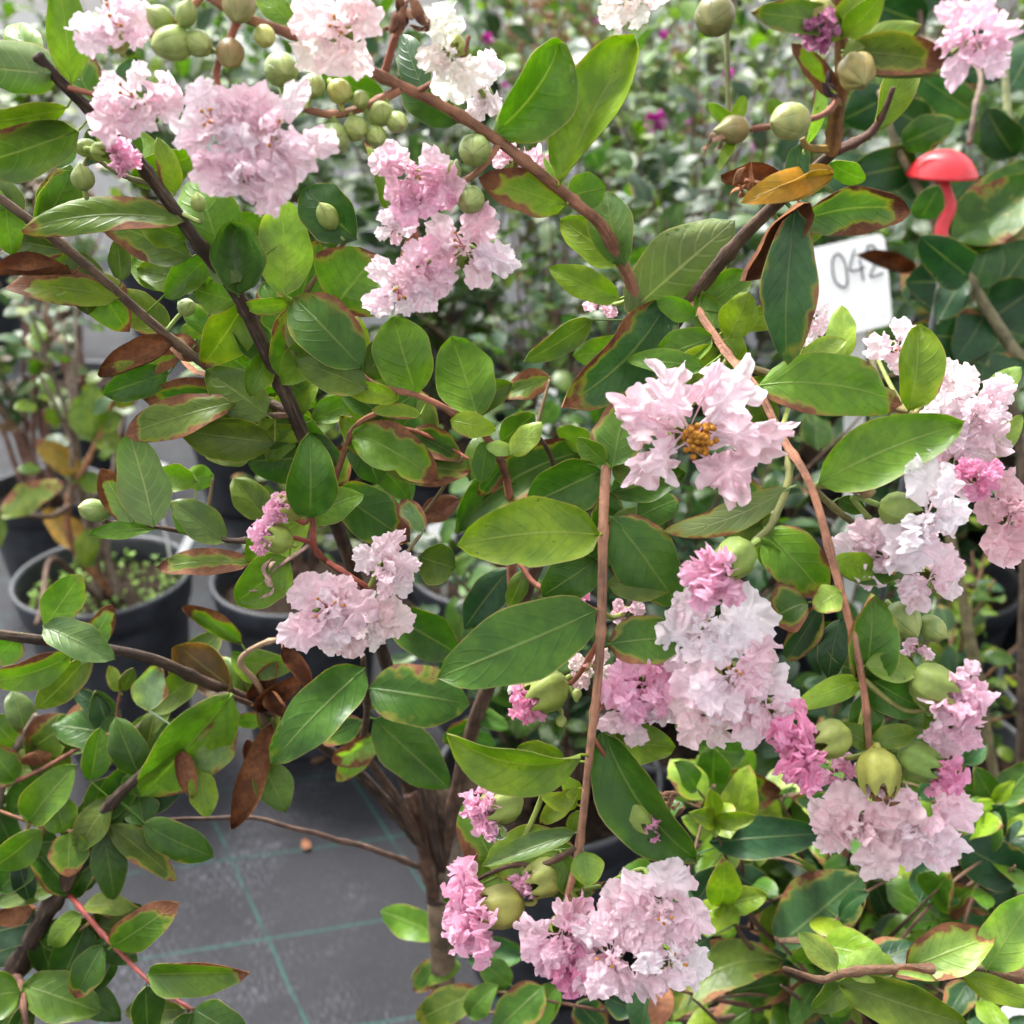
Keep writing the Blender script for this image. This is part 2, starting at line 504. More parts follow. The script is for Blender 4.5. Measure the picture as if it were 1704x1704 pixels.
def leaf_grid(L, W, fold=.2, arch=.08, bend=0, wav=.05, droop=.1, ptip=.85, seed=0, nu=8, nv=13, bite=None, ends=True, edge_curl=0.0, twist=0.0):
    """rows of (x,y,z): x along the midrib, y across, z up; end points stay on the axis"""
    r = random.Random(seed); p1, p2 = r.uniform(0, 6), r.uniform(0, 6)
    f1, f2 = r.uniform(5, 9), r.uniform(5, 9)
    rows, uvs = [], []
    for i in range(nv + 1):
        t = i / nv
        tt = min(max(t, .0), 1)
        h = W / 2 * (math.sin(math.pi * tt ** ptip) ** .60 if 0 < tt < 1 else 0)
        h = max(h, W * .006)
        row, ur = [], []
        for j in range(nu + 1):
            s = 2 * j / nu - 1
            hh = h * (1 + .05 * math.sin((f1 if s < 0 else f2) * 1.7 * t + p1))
            if bite and bite[0] == (1 if s > 0 else -1):
                hh *= 1 - bite[2] * math.exp(-((t - bite[1]) / .06) ** 2)
            y = s * hh
            z = fold * abs(y) * (1 if abs(s) < .99 else 1) + arch * 4 * t * (1 - t) * L
            z -= droop * s * s * h
            z += wav * W * s * s * math.sin((f1 if s < 0 else f2) * t + (p1 if s < 0 else p2))
            if edge_curl:
                z += edge_curl * max(0, abs(s) - .45) ** 2 * W
                y *= 1 - .35 * abs(edge_curl) * max(0, abs(s) - .45)
            if twist:
                aa = twist * (t - .5) * 2
                y, z = y * math.cos(aa) - z * math.sin(aa) * .3, z + y * math.sin(aa)
            row.append(Vector((t * L, y + bend * 4 * t * (1 - t) * L, z)))
            ur.append((j / nu, t))
        rows.append(row); uvs.append(ur)
    return rows, uvs

def leaf_mesh(rows, uvs, th=.00032):
    mb = MB()
    mb.grid(rows, 0, uvs)
    low = [[p - Vector((0, 0, th)) for p in r] for r in rows]
    mb.grid(low, 1, uvs, flip=True)
    for side in (0, -1):
        mb.grid([[a[side], b_[side]] for a, b_ in zip(rows, low)], 1, [[u[side], u[side]] for u in uvs], flip=(side == -1))
    return mb

class Plant:
    def __init__(s, name, label, cat, base, group=None):
        s.root = empty(name, base, label, cat, group)
        s.base = Vector(base)
        s.mul = 1.0
        s.S = []          # samples (px, py, zd, point, radius)
    def branch(s, pts, r0, r1, col=(.10, .055, .035), mat=None, sides=8, ridge=.0, name="branch", knots=True, world=False, reg=True, wob=.0):
        V = [Vector(p) if (world or isinstance(p, Vector)) else P(*p) for p in pts]
        V = spline(V, 7)
        n = len(V)
        if wob:
            V = [v + Vector((noise.noise(v * 30), noise.noise(v * 30 + Vector((7, 0, 0))), 0)) * wob for v in V]
        rad = []
        for i in range(n):
            t = i / (n - 1)
            r = r0 + (r1 - r0) * t
            if knots and n > 16 and i % 9 == 4: r *= 1.28
            rad.append(r)
        mb = MB(); o = V[0].copy()
        mb.tube([v - o for v in V], rad, 0, sides, ridge)
        me = mb.mesh(name, [mat or M_BARK])
        k = U(.85, 1.15)
        ob = put(name, me, s.root, loc=o, color=(col[0] * k, col[1] * k, col[2] * k, 1))
        if reg:
            for i in range(n - 1):
                for q in (0, .34, .67):
                    v = V[i].lerp(V[i + 1], q); a = pix(v) if (v - CAM).dot(CF) > .05 else (9e9, 9e9, 1)
                    s.S.append((a[0], a[1], a[2], v, rad[i]))
        return V
    def near(s, px, py, zd=None):
        best = min(s.S, key=lambda q: (q[0] - px) ** 2 + (q[1] - py) ** 2 + (0 if zd is None else ((q[2] - zd) * 1200) ** 2))
        return best
    def leaf(s, bx, by, tx, ty, w, k='g', o=0, dt=None, r=None, f=None, a=None, bend=0, br=0, wav=None, under=False, bite=None, pt=.85, ec=0, z=None, droop=.12, j=.16, tw=None):
        q = s.near(bx, by, z)
        zb = (z if z is not None else q[2]) + o * .7
        Lpx = math.hypot(tx - bx, ty - by); Lm = Lpx * zb / FPX
        dt = U(-.28, .22) if dt is None else dt
        zt = zb + o * .3 + dt * Lm
        B, T = P(bx, by, zb), P(tx, ty, zt)
        L = (T - B).length; W = w * (zb + zt) / 2 / FPX
        if not br and U(0, 1) < .30: br = U(.24, .36)
        if not ec: ec = U(-.15, .45)
        r = math.radians(U(-22, 22) if r is None else r)
        f = U(.08, .42) if f is None else f
        a = U(.0, .14) if a is None else a
        wav = U(.03, .10) if wav is None else wav
        rows, uvs = leaf_grid(L, W, f, a, bend, wav, droop, pt, rnd.randrange(10 ** 6), bite=bite, edge_curl=ec, twist=U(-.35, .35) if tw is None else tw)
        mb = leaf_mesh(rows, uvs)
        x = (T - B).normalized(); C = (CAM - (B + T) / 2).normalized()
        n = (C - C.dot(x) * x).normalized()
        if under: n = -n
        y = n.cross(x)
        n2 = n * math.cos(r) + y * -math.sin(r); y2 = n2.cross(x)
        R = Matrix((x, y2, n2)).transposed()
        # petiole back to the branch
        gap = (q[3] - B)
        pl = R.inverted() @ gap
        if gap.length > .03:
            s.branch([q[3], q[3].lerp(B, .5) + Vector((0, 0, U(-.2, .2) * gap.length)), B + (q[3] - B).normalized() * .002], .0013, .0009, (.16, .11, .05), M_STEM, 6, name="twig", knots=False, reg=False)
            pl = pl.normalized() * .003
        elif gap.length < .003:
            pl = Vector((-.003, 0, 0))
        wp = max(.0005, W * .022)
        mb.tube([pl, pl * .5 + Vector((0, 0, -.0008)), Vector((0, 0, 0)), Vector((L * .12, bend * 4 * .12 * .88 * L, rows[2][4].z - .0006))], [wp * 1.2, wp, wp, wp * .5], 2, 5)
        me = mb.mesh("leaf", [M_TOP, M_UND, M_STEM])
        M = Matrix.Translation(B) @ R.to_4x4()
        c = [v_ * s.mul for v_ in tint(k, j)]
        return put("leaf", me, s.root, M, color=(*c, br if k != 'b' else 1.0))
    def spray(s, pts, npair, size, kinds, r0=.0018, r1=.0008, col=(.12, .07, .04), spread=1.0, brown=.15, start=.15, mat=None):
        """a twig with opposite leaves along it (sizes in metres, world points)"""
        V = s.branch(pts, r0, r1, col, mat, 6, knots=False)
        n = len(V)
        for i in range(npair):
            t = start + (1 - start) * (i + .5) / npair
            idx = min(n - 2, int(t * (n - 1))); p = V[idx]
            d = (V[idx + 1] - V[idx]).normalized()
            a1, a2 = perp(d); rot = U(0, 6.28)
            for sg in (0, math.pi):
                lat = a1 * math.cos(rot + sg) + a2 * math.sin(rot + sg)
                dr = (d * U(.2, .8) + lat * spread + Vector((0, 0, U(-.35, .25)))).normalized()
                L = size * U(.7, 1.15)
                s.free_leaf(p, dr, L, L * U(.45, .62), rnd.choice(kinds), brown * (U(0, 2) if U(0, 1) < .5 else 0))
        s.free_leaf(V[-1], (V[-1] - V[-3]).normalized(), size * .8, size * .4, rnd.choice(kinds), 0)
    def free_leaf(s, p, d, L, W, k, br=0):
        up = (Vector((0, 0, 1)) + (CAM - p).normalized() * .8 + Vector((U(-.5, .5), U(-.5, .5), U(-.3, .3)))).normalized()
        n = (up - up.dot(d) * d).normalized(); y = n.cross(d)
        R = Matrix((d, y, n)).transposed().to_4x4()
        me = free_leaf_mesh()
        return put("leaf", me, s.root, Matrix.Translation(p) @ R @ Matrix.Diagonal((L, W, L, 1)), color=(*[v_ * s.mul for v_ in tint(k)], br))

_FL = []
def free_leaf_mesh():
    """shared unit leaves (length 1, width 1) with a short petiole"""
    if len(_FL) < 14:
        k = len(_FL)
        rows, uvs = leaf_grid(.92, 1, U(.08, .22), U(.02, .12), 0, U(.02, .05), .12, U(.75, 1.0), 900 + k, nu=6, nv=9)
        for r_ in rows:
            for p in r_: p.x += .08
        mb = leaf_mesh(rows, uvs, .006)
        mb.tube([Vector((0, 0, 0)), Vector((.1, 0, rows[1][3].z))], [.014, .012], 2, 4)
        _FL.append(mb.mesh("leaf", [M_TOP, M_UND, M_STEM]))
        return _FL[-1]
    return rnd.choice(_FL)

# ---------------------------------------------------------------- flowers
def petal_mesh(seed, crumple, cx=.60, R0=.42, lobe=.085):
    """round ruffled blade on a narrow claw, unit length"""
    r = random.Random(seed)
    nr, na = 9, 72
    teeth = [r.uniform(-.035, .03) for _ in range(72)]
    ph = [r.uniform(0, 6.28) for _ in range(10)]
    off = Vector((r.uniform(0, 50), r.uniform(0, 50), r.uniform(0, 50)))
    k1, k2, k3 = r.choice((3, 4, 5)), r.choice((7, 8, 9)), r.choice((15, 17, 19))
    bendz = r.uniform(-.35, .25)
    mb = MB(); rows, uvs = [], []
    for i in range(nr + 1):
        q = i / nr
        row, ur = [], []
        for j in range(na + 1):
            a = 2 * math.pi * (j % na) / na
            lob = 1 + q ** 8 * teeth[j % na] + q ** 2 * (lobe * math.sin(k1 * a + ph[0]) + .06 * math.sin(k2 * a + ph[1]) + .022 * math.sin(k3 * a + ph[2])
                                + .10 * noise.noise(Vector((math.cos(a) * 4, math.sin(a) * 4, 0)) + off))
            back = max(0, -math.cos(a)) ** 3
            rad = R0 * q * lob * (1 - .12 * back)
            x, y = cx + rad * math.cos(a), rad * math.sin(a)
            x -= .12 * back * q * 0
            ru = q ** 1.7
            z = crumple * ru * (.080 * math.sin(k1 * a + ph[3]) + .050 * math.sin(k2 * a + ph[4]) + .018 * math.sin(k3 * a + ph[5]))
            n3 = Vector((x * 4.5, y * 4.5, .5)) + off
            z += crumple * (.13 * noise.noise(n3) + .07 * noise.noise(n3 * 2.3))
            x += crumple * .05 * noise.noise(n3 * 1.9 + Vector((9, 1, 4))) * q
            y += crumple * .05 * noise.noise(n3 * 1.9 + Vector((2, 8, 4))) * q
            z += bendz * (x - .2) ** 2
            row.append(Vector((x, y, z))); ur.append((j / na, max(0, min(1, x))))
        rows.append(row); uvs.append(ur)
    mb.grid(rows, 0, uvs)
    z1 = rows[nr // 2][na // 2]
    e = rows[nr - 1][na // 2]
    mb.tube([Vector((0, 0, -.02)), Vector((.09, 0, e.z * .4)), e, z1], [.014, .017, .03, .02], 0, 5)
    return mb.mesh("petal", [M_PET])

def r_sign(seed): return seed % 3 != 0
PETALS = [petal_mesh(100 + k, 1.0) for k in range(12)]
PETALS_L = [petal_mesh(500 + k, 1.2, .66, .36, .27) for k in range(8)]
PETALS_C = [petal_mesh(300 + k, 1.7) for k in range(10)]
PCOL = dict(pale=((.95, .755, .81), .30), white=((.96, .82, .86), .14), mid=((.93, .62, .73), .5), deep=((.92, .50, .67), .7),
            hot=((.90, .36, .58), .8), peach=((.94, .76, .75), .22), cream=((.88, .80, .72), .06), faded=((.88, .68, .70), .25),
            mauve=((.50, .13, .30), .7), salmon=((.86, .56, .60), .35))

def calyx(mb, C, ax, r, L, mi=0, open_=.0, teeth=.45):
    """six-toothed cup from C (pedicel end) along ax"""
    prof = [(.0, 0), (r * .35, L * .02), (r * .75, L * .18), (r * .98, L * .42), (r * 1.0, L * .62), (r * (.94 + open_), L * .78), (r * (.88 + open_), L * .92), (r * (.62 + open_), L * 1.0)]
    def mod(rr, h, a, i):
        k = math.cos(6 * a)
        rr *= 1 + .05 * k
        if i == 6: h += L * .08 * k
        if i == 7: h += L * (.12 + .17 * k); rr = r * (.70 - .10 * k)
        return rr, h
    mb.lathe(prof, mi, 36, C, ax, mod)

def flower(pl, cx, cy, rx, ry, col='pale', n=12, d=None, cal=None, cr=None, spread=105, crum=False, tilt=(0, 0), stam=0, link=None, size=1.0, calcol=(.22, .28, .06), wide=1.0, dz=-.018, fade=0, dirs=None):
    q = pl.near(*(link or (cal or (cx, cy))))
    if not dirs: n = max(5, round(n * .95)); spread = 84 if (cal and crum) else spread
    zd = d if d is not None else q[2] + dz
    C = P(cx, cy, zd)
    mx, my = rx * zd / FPX, ry * zd / FPX
    m0 = (mx + my) / 2
    Z = -CF
    if cal:
        K = P(cal[0], cal[1], zd + .004)
        w = (C - K)
        w = (w.normalized() + Z * .35).normalized() if w.length > 1e-4 else Z
    else:
        w = (Z + CR * tilt[0] + CU * tilt[1]).normalized()
        w = (w + Vector((U(-.3, .3), U(-.3, .3), U(-.3, .3)))).normalized()
        K = C - w * m0 * (.85 if not dirs else .6) - (CF * -m0 * .3 if dirs else Vector((0, 0, 0)))
    cr = (cr * zd / FPX) if cr else m0 * (.28 if not dirs else .16)
    mb = MB()
    ax = (C - K).normalized()
    calyx(mb, K - ax * cr * .9 - C, ax, cr, cr * 1.8, 0, .0 if cal else .0, .55)
    st = K - ax * cr * .85
    g = q[3] - st
    mid = st - ax * min(.012, g.length * .35)
    pts = spline([st - C, mid - C, (mid.lerp(q[3], .6) + Vector((0, 0, -.08 * g.length))) - C, q[3] - C], 5)
    mb.tube(pts, [max(.0009, .0013 - .0000 * i) for i in range(len(pts))], 1, 6)
    me = mb.mesh("flower", [M_CAL, M_STEM])
    fl = put("flower", me, pl.root, loc=C, color=(calcol[0] * U(.85, 1.2), calcol[1] * U(.85, 1.15), calcol[2], 1))
    a1, a2 = perp(w)
    (cb, al) = PCOL[col]
    core = C - w * m0 * (.25 if not cal else .30)
    ga = U(0, 6.28)
    for i in range(n):
        if dirs:
            az, el, ln = dirs[i]
            dr = (CR * math.cos(math.radians(az)) + CU * math.sin(math.radians(az))) * math.cos(math.radians(el)) + Z * math.sin(math.radians(el))
            Ls = ln
        else:
            u = (i + .5) / n
            th = math.radians(spread * math.sqrt(u) * U(.88, 1.08) if crum else (U(5, 38) if i < 3 else 46 + (spread - 46) * u ** .8 * U(.85, 1.1)))
            az = ga + i * 2.39996 + U(-.5, .5)
            dr = w * math.cos(th) + (a1 * math.cos(az) + a2 * math.sin(az)) * math.sin(th)
            Ls = U(.82, 1.12) * (1 if crum else (.62 if i < 3 else .74 + .36 * u))
        v = CR * dr.dot(CR) * mx + CU * dr.dot(CU) * my + Z * dr.dot(Z) * min(mx, my) * .8
        L = max(v.length, m0 * .4) * Ls * size
        dr = v.normalized()
        tw = (w * .75 + Z * .5 + Vector((U(-1, 1), U(-1, 1), U(-1, 1))) * (.75 if crum else .45)).normalized()
        nn = tw - tw.dot(dr) * dr
        if nn.length < .1: nn = perp(dr)[0]
        nn.normalize()
        y = nn.cross(dr)
        R = Matrix((dr, y, nn)).transposed().to_4x4()
        Wd = L * U(.7, 1.3) * wide * (.8 if n > 12 else 1)
        me = rnd.choice(PETALS_L) if dirs else rnd.choice(PETALS_C if crum or U(0, 1) < .3 else PETALS)
        o = core + Vector((U(-1, 1), U(-1, 1), U(-1, 1))) * m0 * .10
        L2 = L * (1.2 if cal else 1.1)
        k = U(-.06, .06)
        c = [min(.95, cb[0] * (1 + k * .3)), cb[1] * (1 + k * 2.2), cb[2] * (1 + k * 1.6)]
        if fade and U(0, 1) < fade: c = [.80, .52, .42]
        put("petal", me, fl, Matrix.Translation(o) @ R @ Matrix.Diagonal((L2, Wd, L2 * U(.8, 1.2), 1)), color=(*c, al if not dirs else .85))
    if stam:
        mb = MB()
        for i in range(stam if stam > 20 else (stam + 1) // 2):
            big_ = stam > 20
            dd = (w + Vector((U(-1, 1), U(-1, 1), U(-1, 1))) * .75).normalized()
            e = dd * m0 * (U(.12, .27) if big_ else U(.28, .5))
            mb.tube([Vector((0, 0, 0)), e * .5 + Vector((U(-1, 1), 0, U(-1, 1))) * m0 * .05, e], .00028, 1, 4)
            ks = 1.5 if big_ else .8
            mb.lathe([(0, -.0011 * ks), (.0008 * ks, -.0006 * ks), (.001 * ks, 0), (.0008 * ks, .0006 * ks), (0, .0011 * ks)], 0, 6, e, perp(dd)[0])
        put("stamens", mb.mesh("stamens", [M_ANT, M_FIL]), fl, loc=core + w * m0 * .15)
    return fl

def bud(pl, cx, cy, r, dirx=0, diry=-1, col=(.24, .31, .09), d=None, el=1.0, ridge=.022, toward=.5, link=None, tip=.12, name="bud", dz=-.006):
    q = pl.near(*(link or (cx, cy)))
    zd = d if d is not None else q[2] + dz
    C = P(cx, cy, zd); R = r * zd / FPX * U(.70, .84); el *= U(1.0, 1.3); tip *= U(1.5, 3.5)
    ax = (CR * dirx + CU * (-diry) - CF * toward).normalized()
    mb = MB()
    prof = []
    for i in range(11):
        t = i / 10; a = math.pi * t
        h = -math.cos(a) * R * el
        rr = R * math.sin(a) ** (.80 if t > .5 else 1.0) if 0 < t < 1 else 0
        if t > .8: h += R * tip * ((t - .8) / .2) ** 2
        prof.append((rr, h))
    def mod(rr, h, a, i):
        return rr * (1 + ridge * (abs(math.cos(3 * a)) * 2 - 1.2) * (.3 + .7 * i / 10)), h
    mb.lathe(prof, 0, 36, Vector((0, 0, 0)), ax, mod)
    st = -ax * R * el * .95
    g = q[3] - C - st
    pts = spline([st, st - ax * min(.008, g.length * .4) , st.lerp(q[3] - C, .75), q[3] - C], 4)
    mb.tube(pts, .0011, 1, 6)
    me = mb.mesh(name, [M_BUDS, M_STEM])
    k = U(.88, 1.14)
    return put(name, me, pl.root, loc=C, color=(col[0] * k, col[1] * k, col[2] * k, 1))

def dry_clump(pl, cx, cy, rx, ry, n, col=(.20, .09, .045), link=None, d=None, name="dry_flower"):
    """withered petals hanging together"""
    q = pl.near(*(link or (cx, cy)))
    zd = d or q[2] - .006
    C = P(cx, cy, zd); mb = MB()
    for i in range(n):
        p = CR * U(-1, 1) * rx * zd / FPX * .5 + CU * U(-1, 1) * ry * zd / FPX * .5 - CF * U(-1, 1) * .004
        dr = (CR * U(-1, 1) + CU * U(-1.2, .8) + CF * U(-.6, .6)).normalized()
        a1, a2 = perp(dr); L = U(.5, .95) * max(rx, ry) * zd / FPX; Wd = L * U(.22, .5); ph = U(0, 6)
        rows = []
        for a in range(7):
            t = a / 6
            row = []
            for b_ in range(5):
                s = b_ / 2 - 1
                h = Wd * math.sin(math.pi * min(.97, t * .9 + .07))
                row.append(p + dr * L * (t - .4) + a1 * s * h * .5 + a2 * (h * .55 * s * s + L * .18 * math.sin(4 * t + ph) + U(-.05, .05) * Wd))
            rows.append(row)
        mb.grid(rows, 0)
    mb.tube([Vector((0, 0, 0)), (q[3] - C) * .5, q[3] - C], .0011, 0, 5)
    return put(name, mb.mesh(name, [M_DRY]), pl.root, loc=C, color=(*col, 1))

def pot(root, x, y, r, h, soil=True, lab=None, seg=40):
    """black nursery pot with a rolled rim; its soil disc is a part too"""
    mb = MB()
    rb = r * .76
    prof = [(0, .012), (rb * .6, .006), (rb, .0), (rb, .012), (rb + (r - rb) * .80, h * .80), (r * .972, h * .835), (r * 1.0, h * .84),
            (r * 1.028, h * .93), (r * 1.05, h * .965), (r * 1.055, h * .985), (r * 1.04, h), (r * 1.00, h * .995), (r * .985, h * .97), (r * .95, h * .86), (r * .93, h * .80)]
    mb.lathe(prof, 0, seg)
    put("pot", mb.mesh("pot", [M_POT]), root, loc=Vector((x, y, 0)))
    if soil:
        mb = MB(); rows = []
        for i in range(8):
            rr = r * .955 * i / 7
            rows.append([Vector((rr * math.cos(a * math.pi / 12), rr * math.sin(a * math.pi / 12), noise.noise(Vector((rr * 40, a, x * 9))) * .008)) for a in range(25)])
        mb.grid(rows, 0)
        put("soil", mb.mesh("soil", [M_SOIL]), root, loc=Vector((x, y, h * .86)))

def plant_label(px, py, zd, w, h, label, text=(), tilt=0.0, yaw=0.0, soil_z=.0, name="plant_label", taper=1.0, stake=.11, foot=None):
    """white plastic plate on a stake, face towards the path; text = (dx, dz, sx, sz, strokes)"""
    C = P(px, py, zd)
    w, h = w * zd / FPX, h * zd / FPX
    t = .0012; rad = min(w, h) * .1
    ro = empty(name, (C.x, C.y, soil_z), label, "label")
    Rm = Matrix.Rotation(yaw, 4, 'Z') @ Matrix.Rotation(math.radians(-32), 4, 'X') @ Matrix.Rotation(tilt, 4, 'Y')
    pts = []
    for (sx, sz, a0) in ((1, 1, 0), (-1, 1, 90), (-1, -1, 180), (1, -1, 270)):
        for k in range(4):
            a = math.radians(a0 + k * 30)
            x, z = (sx * (w / 2 - rad) + rad * math.cos(a)), (sz * (h / 2 - rad) + rad * math.sin(a))
            pts.append((x * (taper + (1 - taper) * (z / h + .5)), z))
    mb = MB()
    mb.grid([[Vector((x * sc, yy, z * sc)) for x, z in pts + pts[:1]] for (yy, sc) in ((-t, 0), (-t, 1), (t, 1), (t, 0))], 0)
    put("plate", mb.mesh("plate", [M_WHITE], smooth=False), ro, Matrix.Translation(C) @ Rm)
    mb = MB(); bot = Vector((C.x if foot is None else (foot - 852) / FPX * (C.y * math.cos(PITCH) + (CAM.z - soil_z) * math.sin(PITCH)), C.y + .01, soil_z)); top = C + (Rm @ Vector((0, .003, -h * .3)))
    sx = Rm @ Vector((w * stake, 0, 0)); sx.z = 0; sy = Vector((0, .0012, 0))
    mb.grid([[p + a for a in (-sx - sy, sx - sy, sx + sy, -sx + sy, -sx - sy)] for p in (bot, bot.lerp(top, .5), top)], 0)
    put("stake", mb.mesh("stake", [M_WHITE], smooth=False), ro)
    for (dx, dz, kx, kz, strokes) in text:
        mb = MB()
        for st in strokes:
            V = spline([Vector(((x * kx + dx) * w, -t - .0003, (z * kz + dz) * h)) for x, z in st], 8)
            mb.tube(V, w * .009, 0, 5)
        put("digit", mb.mesh("digit", [M_INK]), ro, Matrix.Translation(C) @ Rm)
    return ro
# ---------------------------------------------------------------- ground
def ground():
    mb = MB()
    xs = [-120, -20, -6, -3, 0, 3, 6, 20, 120]; ys = [-40, -3, 0, 1, 2, 3, 5, 8, 20, 150]
    mb.grid([[Vector((x, y, 0)) for x in xs] for y in ys], 0)
    g = put("ground", mb.mesh("ground", [M_GROUND]))
    tag(g, "grey woven weed fabric with green marker threads under the pots", kind="structure")
ground()

BROWN = (.085, .048, .032); DARK = (.042, .025, .018); PINKB = (.33, .15, .092); REDB = (.26, .085, .05); TANB = (.17, .12, .08); GREYB = (.17, .13, .10)

# ---------------------------------------------------------------- the flowering crape myrtle in front
FORK = P(735, 1470, .873)
TB = Vector((FORK.x + .005, FORK.y + .01, .20))
mp = Plant("crape_myrtle", "large crape myrtle in pale pink bloom with brown-scorched leaves, in front of all other pots", "shrub", (TB.x, TB.y, 0))
pot(mp.root, TB.x, TB.y, .125, .25)
def b(*a, **k): return mp.branch(*a, **k)
b([TB, TB.lerp(FORK, .33) + Vector((.006, 0, 0)), TB.lerp(FORK, .66) + Vector((-.003, 0, 0)), FORK], .0115, .0100, TANB, sides=12, name="trunk", wob=.004)
# old cut stems at the fork
b([P(734, 1500, .873), P(722, 1430, .868), P(700, 1350, .862), P(672, 1275, .85)], .0100, .0075, DARK, sides=10, wob=.004)
b([P(738, 1495, .870), P(748, 1420, .862), P(742, 1340, .85), P(725, 1290, .84)], .0085, .007, (.13, .095, .07), sides=10, wob=.004)
b([P(742, 1495, .866), P(762, 1420, .852), P(758, 1340, .84)], .0072, .0068, GREYB, sides=10, name="cut_stub")
b([P(745, 1490, .872), P(782, 1420, .862), P(790, 1370, .85)], .0068, .005, GREYB, sides=10, name="cut_stub")
b([P(725, 1490, .868), P(705, 1400, .858), P(690, 1340, .85), P(682, 1320, .848)], .007, .0055, (.07, .035, .022), sides=10, name="cut_stub")
# A right main stem
A = b([(742, 1440, .862), (775, 1250, .80), (850, 1050, .72), (930, 850, .66), (1040, 660, .60), (1150, 500, .56), (1235, 395, .53), (1330, 305, .495), (1385, 255, .47)], .0058, .0023, BROWN, sides=10)
b([(1385, 255, .47), (1392, 190, .455), (1400, 140, .44), (1400, 60, .43), (1395, -20, .42)], .0030, .0022, (.22, .105, .035), ridge=.12)
b([(1388, 250, .47), (1440, 225, .465), (1468, 190, .46), (1485, 145, .455)], .0022, .0010, (.10, .045, .035), wob=.002)
b([(1390, 248, .47), (1345, 245, .462), (1335, 230, .46)], .0018, .0013, (.33, .21, .05))
b([(1396, 165, .44), (1360, 195, .44), (1250, 215, .44), (1215, 215, .44)], .0014, .0011, (.3, .13, .09))
# A1 arching stem hanging on the right
b([(1150, 500, .56), (1180, 545, .545), (1215, 595, .53), (1262, 650, .512), (1300, 725, .50), (1350, 810, .48), (1390, 950, .47), (1420, 1060, .468), (1438, 1150, .47), (1448, 1255, .475)], .0023, .0015, PINKB, ridge=.14, sides=12)
b([(1352, 808, .48), (1400, 812, .481), (1440, 818, .482)], .0014, .0011, (.22, .22, .08), M_STEM)
b([(1312, 745, .497), (1312, 800, .49), (1285, 870, .485), (1262, 895, .484), (1235, 925, .48)], .0019, .0013, (.20, .21, .07), M_STEM)
# K stem carrying the blossoms at the far right
b([(1225, 605, .525), (1400, 660, .55), (1520, 690, .55), (1620, 760, .55), (1700, 830, .55), (1760, 860, .55)], .0020, .0014, (.22, .17, .07))
b([(1350, 810, .48), (1420, 870, .50), (1500, 900, .505), (1560, 960, .505), (1500, 1040, .5)], .0016, .0010, (.2, .18, .06))
b([(1436, 1130, .47), (1500, 1180, .475), (1545, 1180, .475)], .0015, .0010, (.2, .2, .06), M_STEM)
# B central hanging stem
b([(1040, 660, .60), (1024, 700, .535), (1010, 770, .495), (1004, 870, .485), (1002, 1000, .480), (996, 1120, .483), (985, 1220, .488), (965, 1400, .497), (944, 1495, .505)], .0022, .0014, (.27, .135, .085), ridge=.16, sides=12)
b([(994, 1180, .487), (1040, 1150, .50), (1100, 1130, .505), (1180, 1120, .505), (1240, 1160, .505)], .0016, .0010, PINKB)
b([(1000, 1020, .481), (950, 1000, .50), (895, 975, .515), (870, 945, .52), (850, 900, .53)], .0016, .0011, REDB)
b([(1000, 1060, .482), (965, 1120, .505), (935, 1150, .515), (890, 1180, .52)], .0014, .0010, REDB)
b([(962, 1410, .498), (900, 1440, .512), (850, 1440, .52), (780, 1470, .53)], .0016, .0010, BROWN)
b([(985, 1225, .488), (1030, 1290, .50), (1060, 1330, .505)], .0012, .0010, REDB)
# C stem sweeping up to the top left
b([(1040, 660, .60), (1062, 520, .565), (1010, 390, .53), (960, 340, .51), (900, 290, .495), (830, 235, .48), (740, 178, .465), (640, 130, .45), (520, 70, .435), (400, 25, .42), (300, -40, .41)], .0029, .0019, PINKB, ridge=.12, sides=12)
b([(665, 150, .453), (600, 180, .452), (545, 190, .45), (470, 170, .448)], .0018, .0012, PINKB, ridge=.1)
b([(638, 130, .45), (655, 70, .445), (672, 25, .44)], .0017, .0014, REDB)
b([(690, 155, .457), (760, 110, .455), (780, 60, .455)], .0013, .0010, REDB)
b([(830, 240, .48), (790, 290, .482), (720, 330, .485), (690, 380, .49), (720, 430, .495)], .0017, .0011, PINKB)
b([(690, 380, .49), (672, 420, .49), (665, 470, .49)], .0014, .0010, REDB)
b([(400, 25, .42), (385, 60, .42), (360, 130, .425), (400, 200, .43)], .0016, .0010, REDB)
b([(340, -12, .415), (290, 40, .42), (230, 60, .43), (190, 50, .43)], .0016, .0010, PINKB)
# D left main stem
b([(738, 1445, .862), (690, 1250, .80), (610, 1010, .70), (540, 820, .62), (490, 690, .58), (440, 580, .56), (395, 490, .54), (335, 412, .52), (262, 310, .50), (200, 230, .48), (110, 145, .46), (60, 90, .45)], .0048, .0022, DARK, sides=10)
b([(490, 690, .58), (390, 640, .585), (280, 560, .57), (125, 425, .54), (0, 330, .52), (-60, 290, .51)], .0028, .0021, (.12, .075, .05), sides=10)
b([(110, 145, .46), (170, 160, .452), (215, 165, .448)], .0013, .0010, REDB)
b([(262, 310, .50), (200, 290, .492), (150, 260, .488), (137, 290, .486)], .0012, .0009, (.2, .2, .08), M_STEM)
b([(470, 640, .57), (490, 530, .55), (520, 470, .54), (575, 400, .53)], .0016, .0011, (.2, .14, .06))
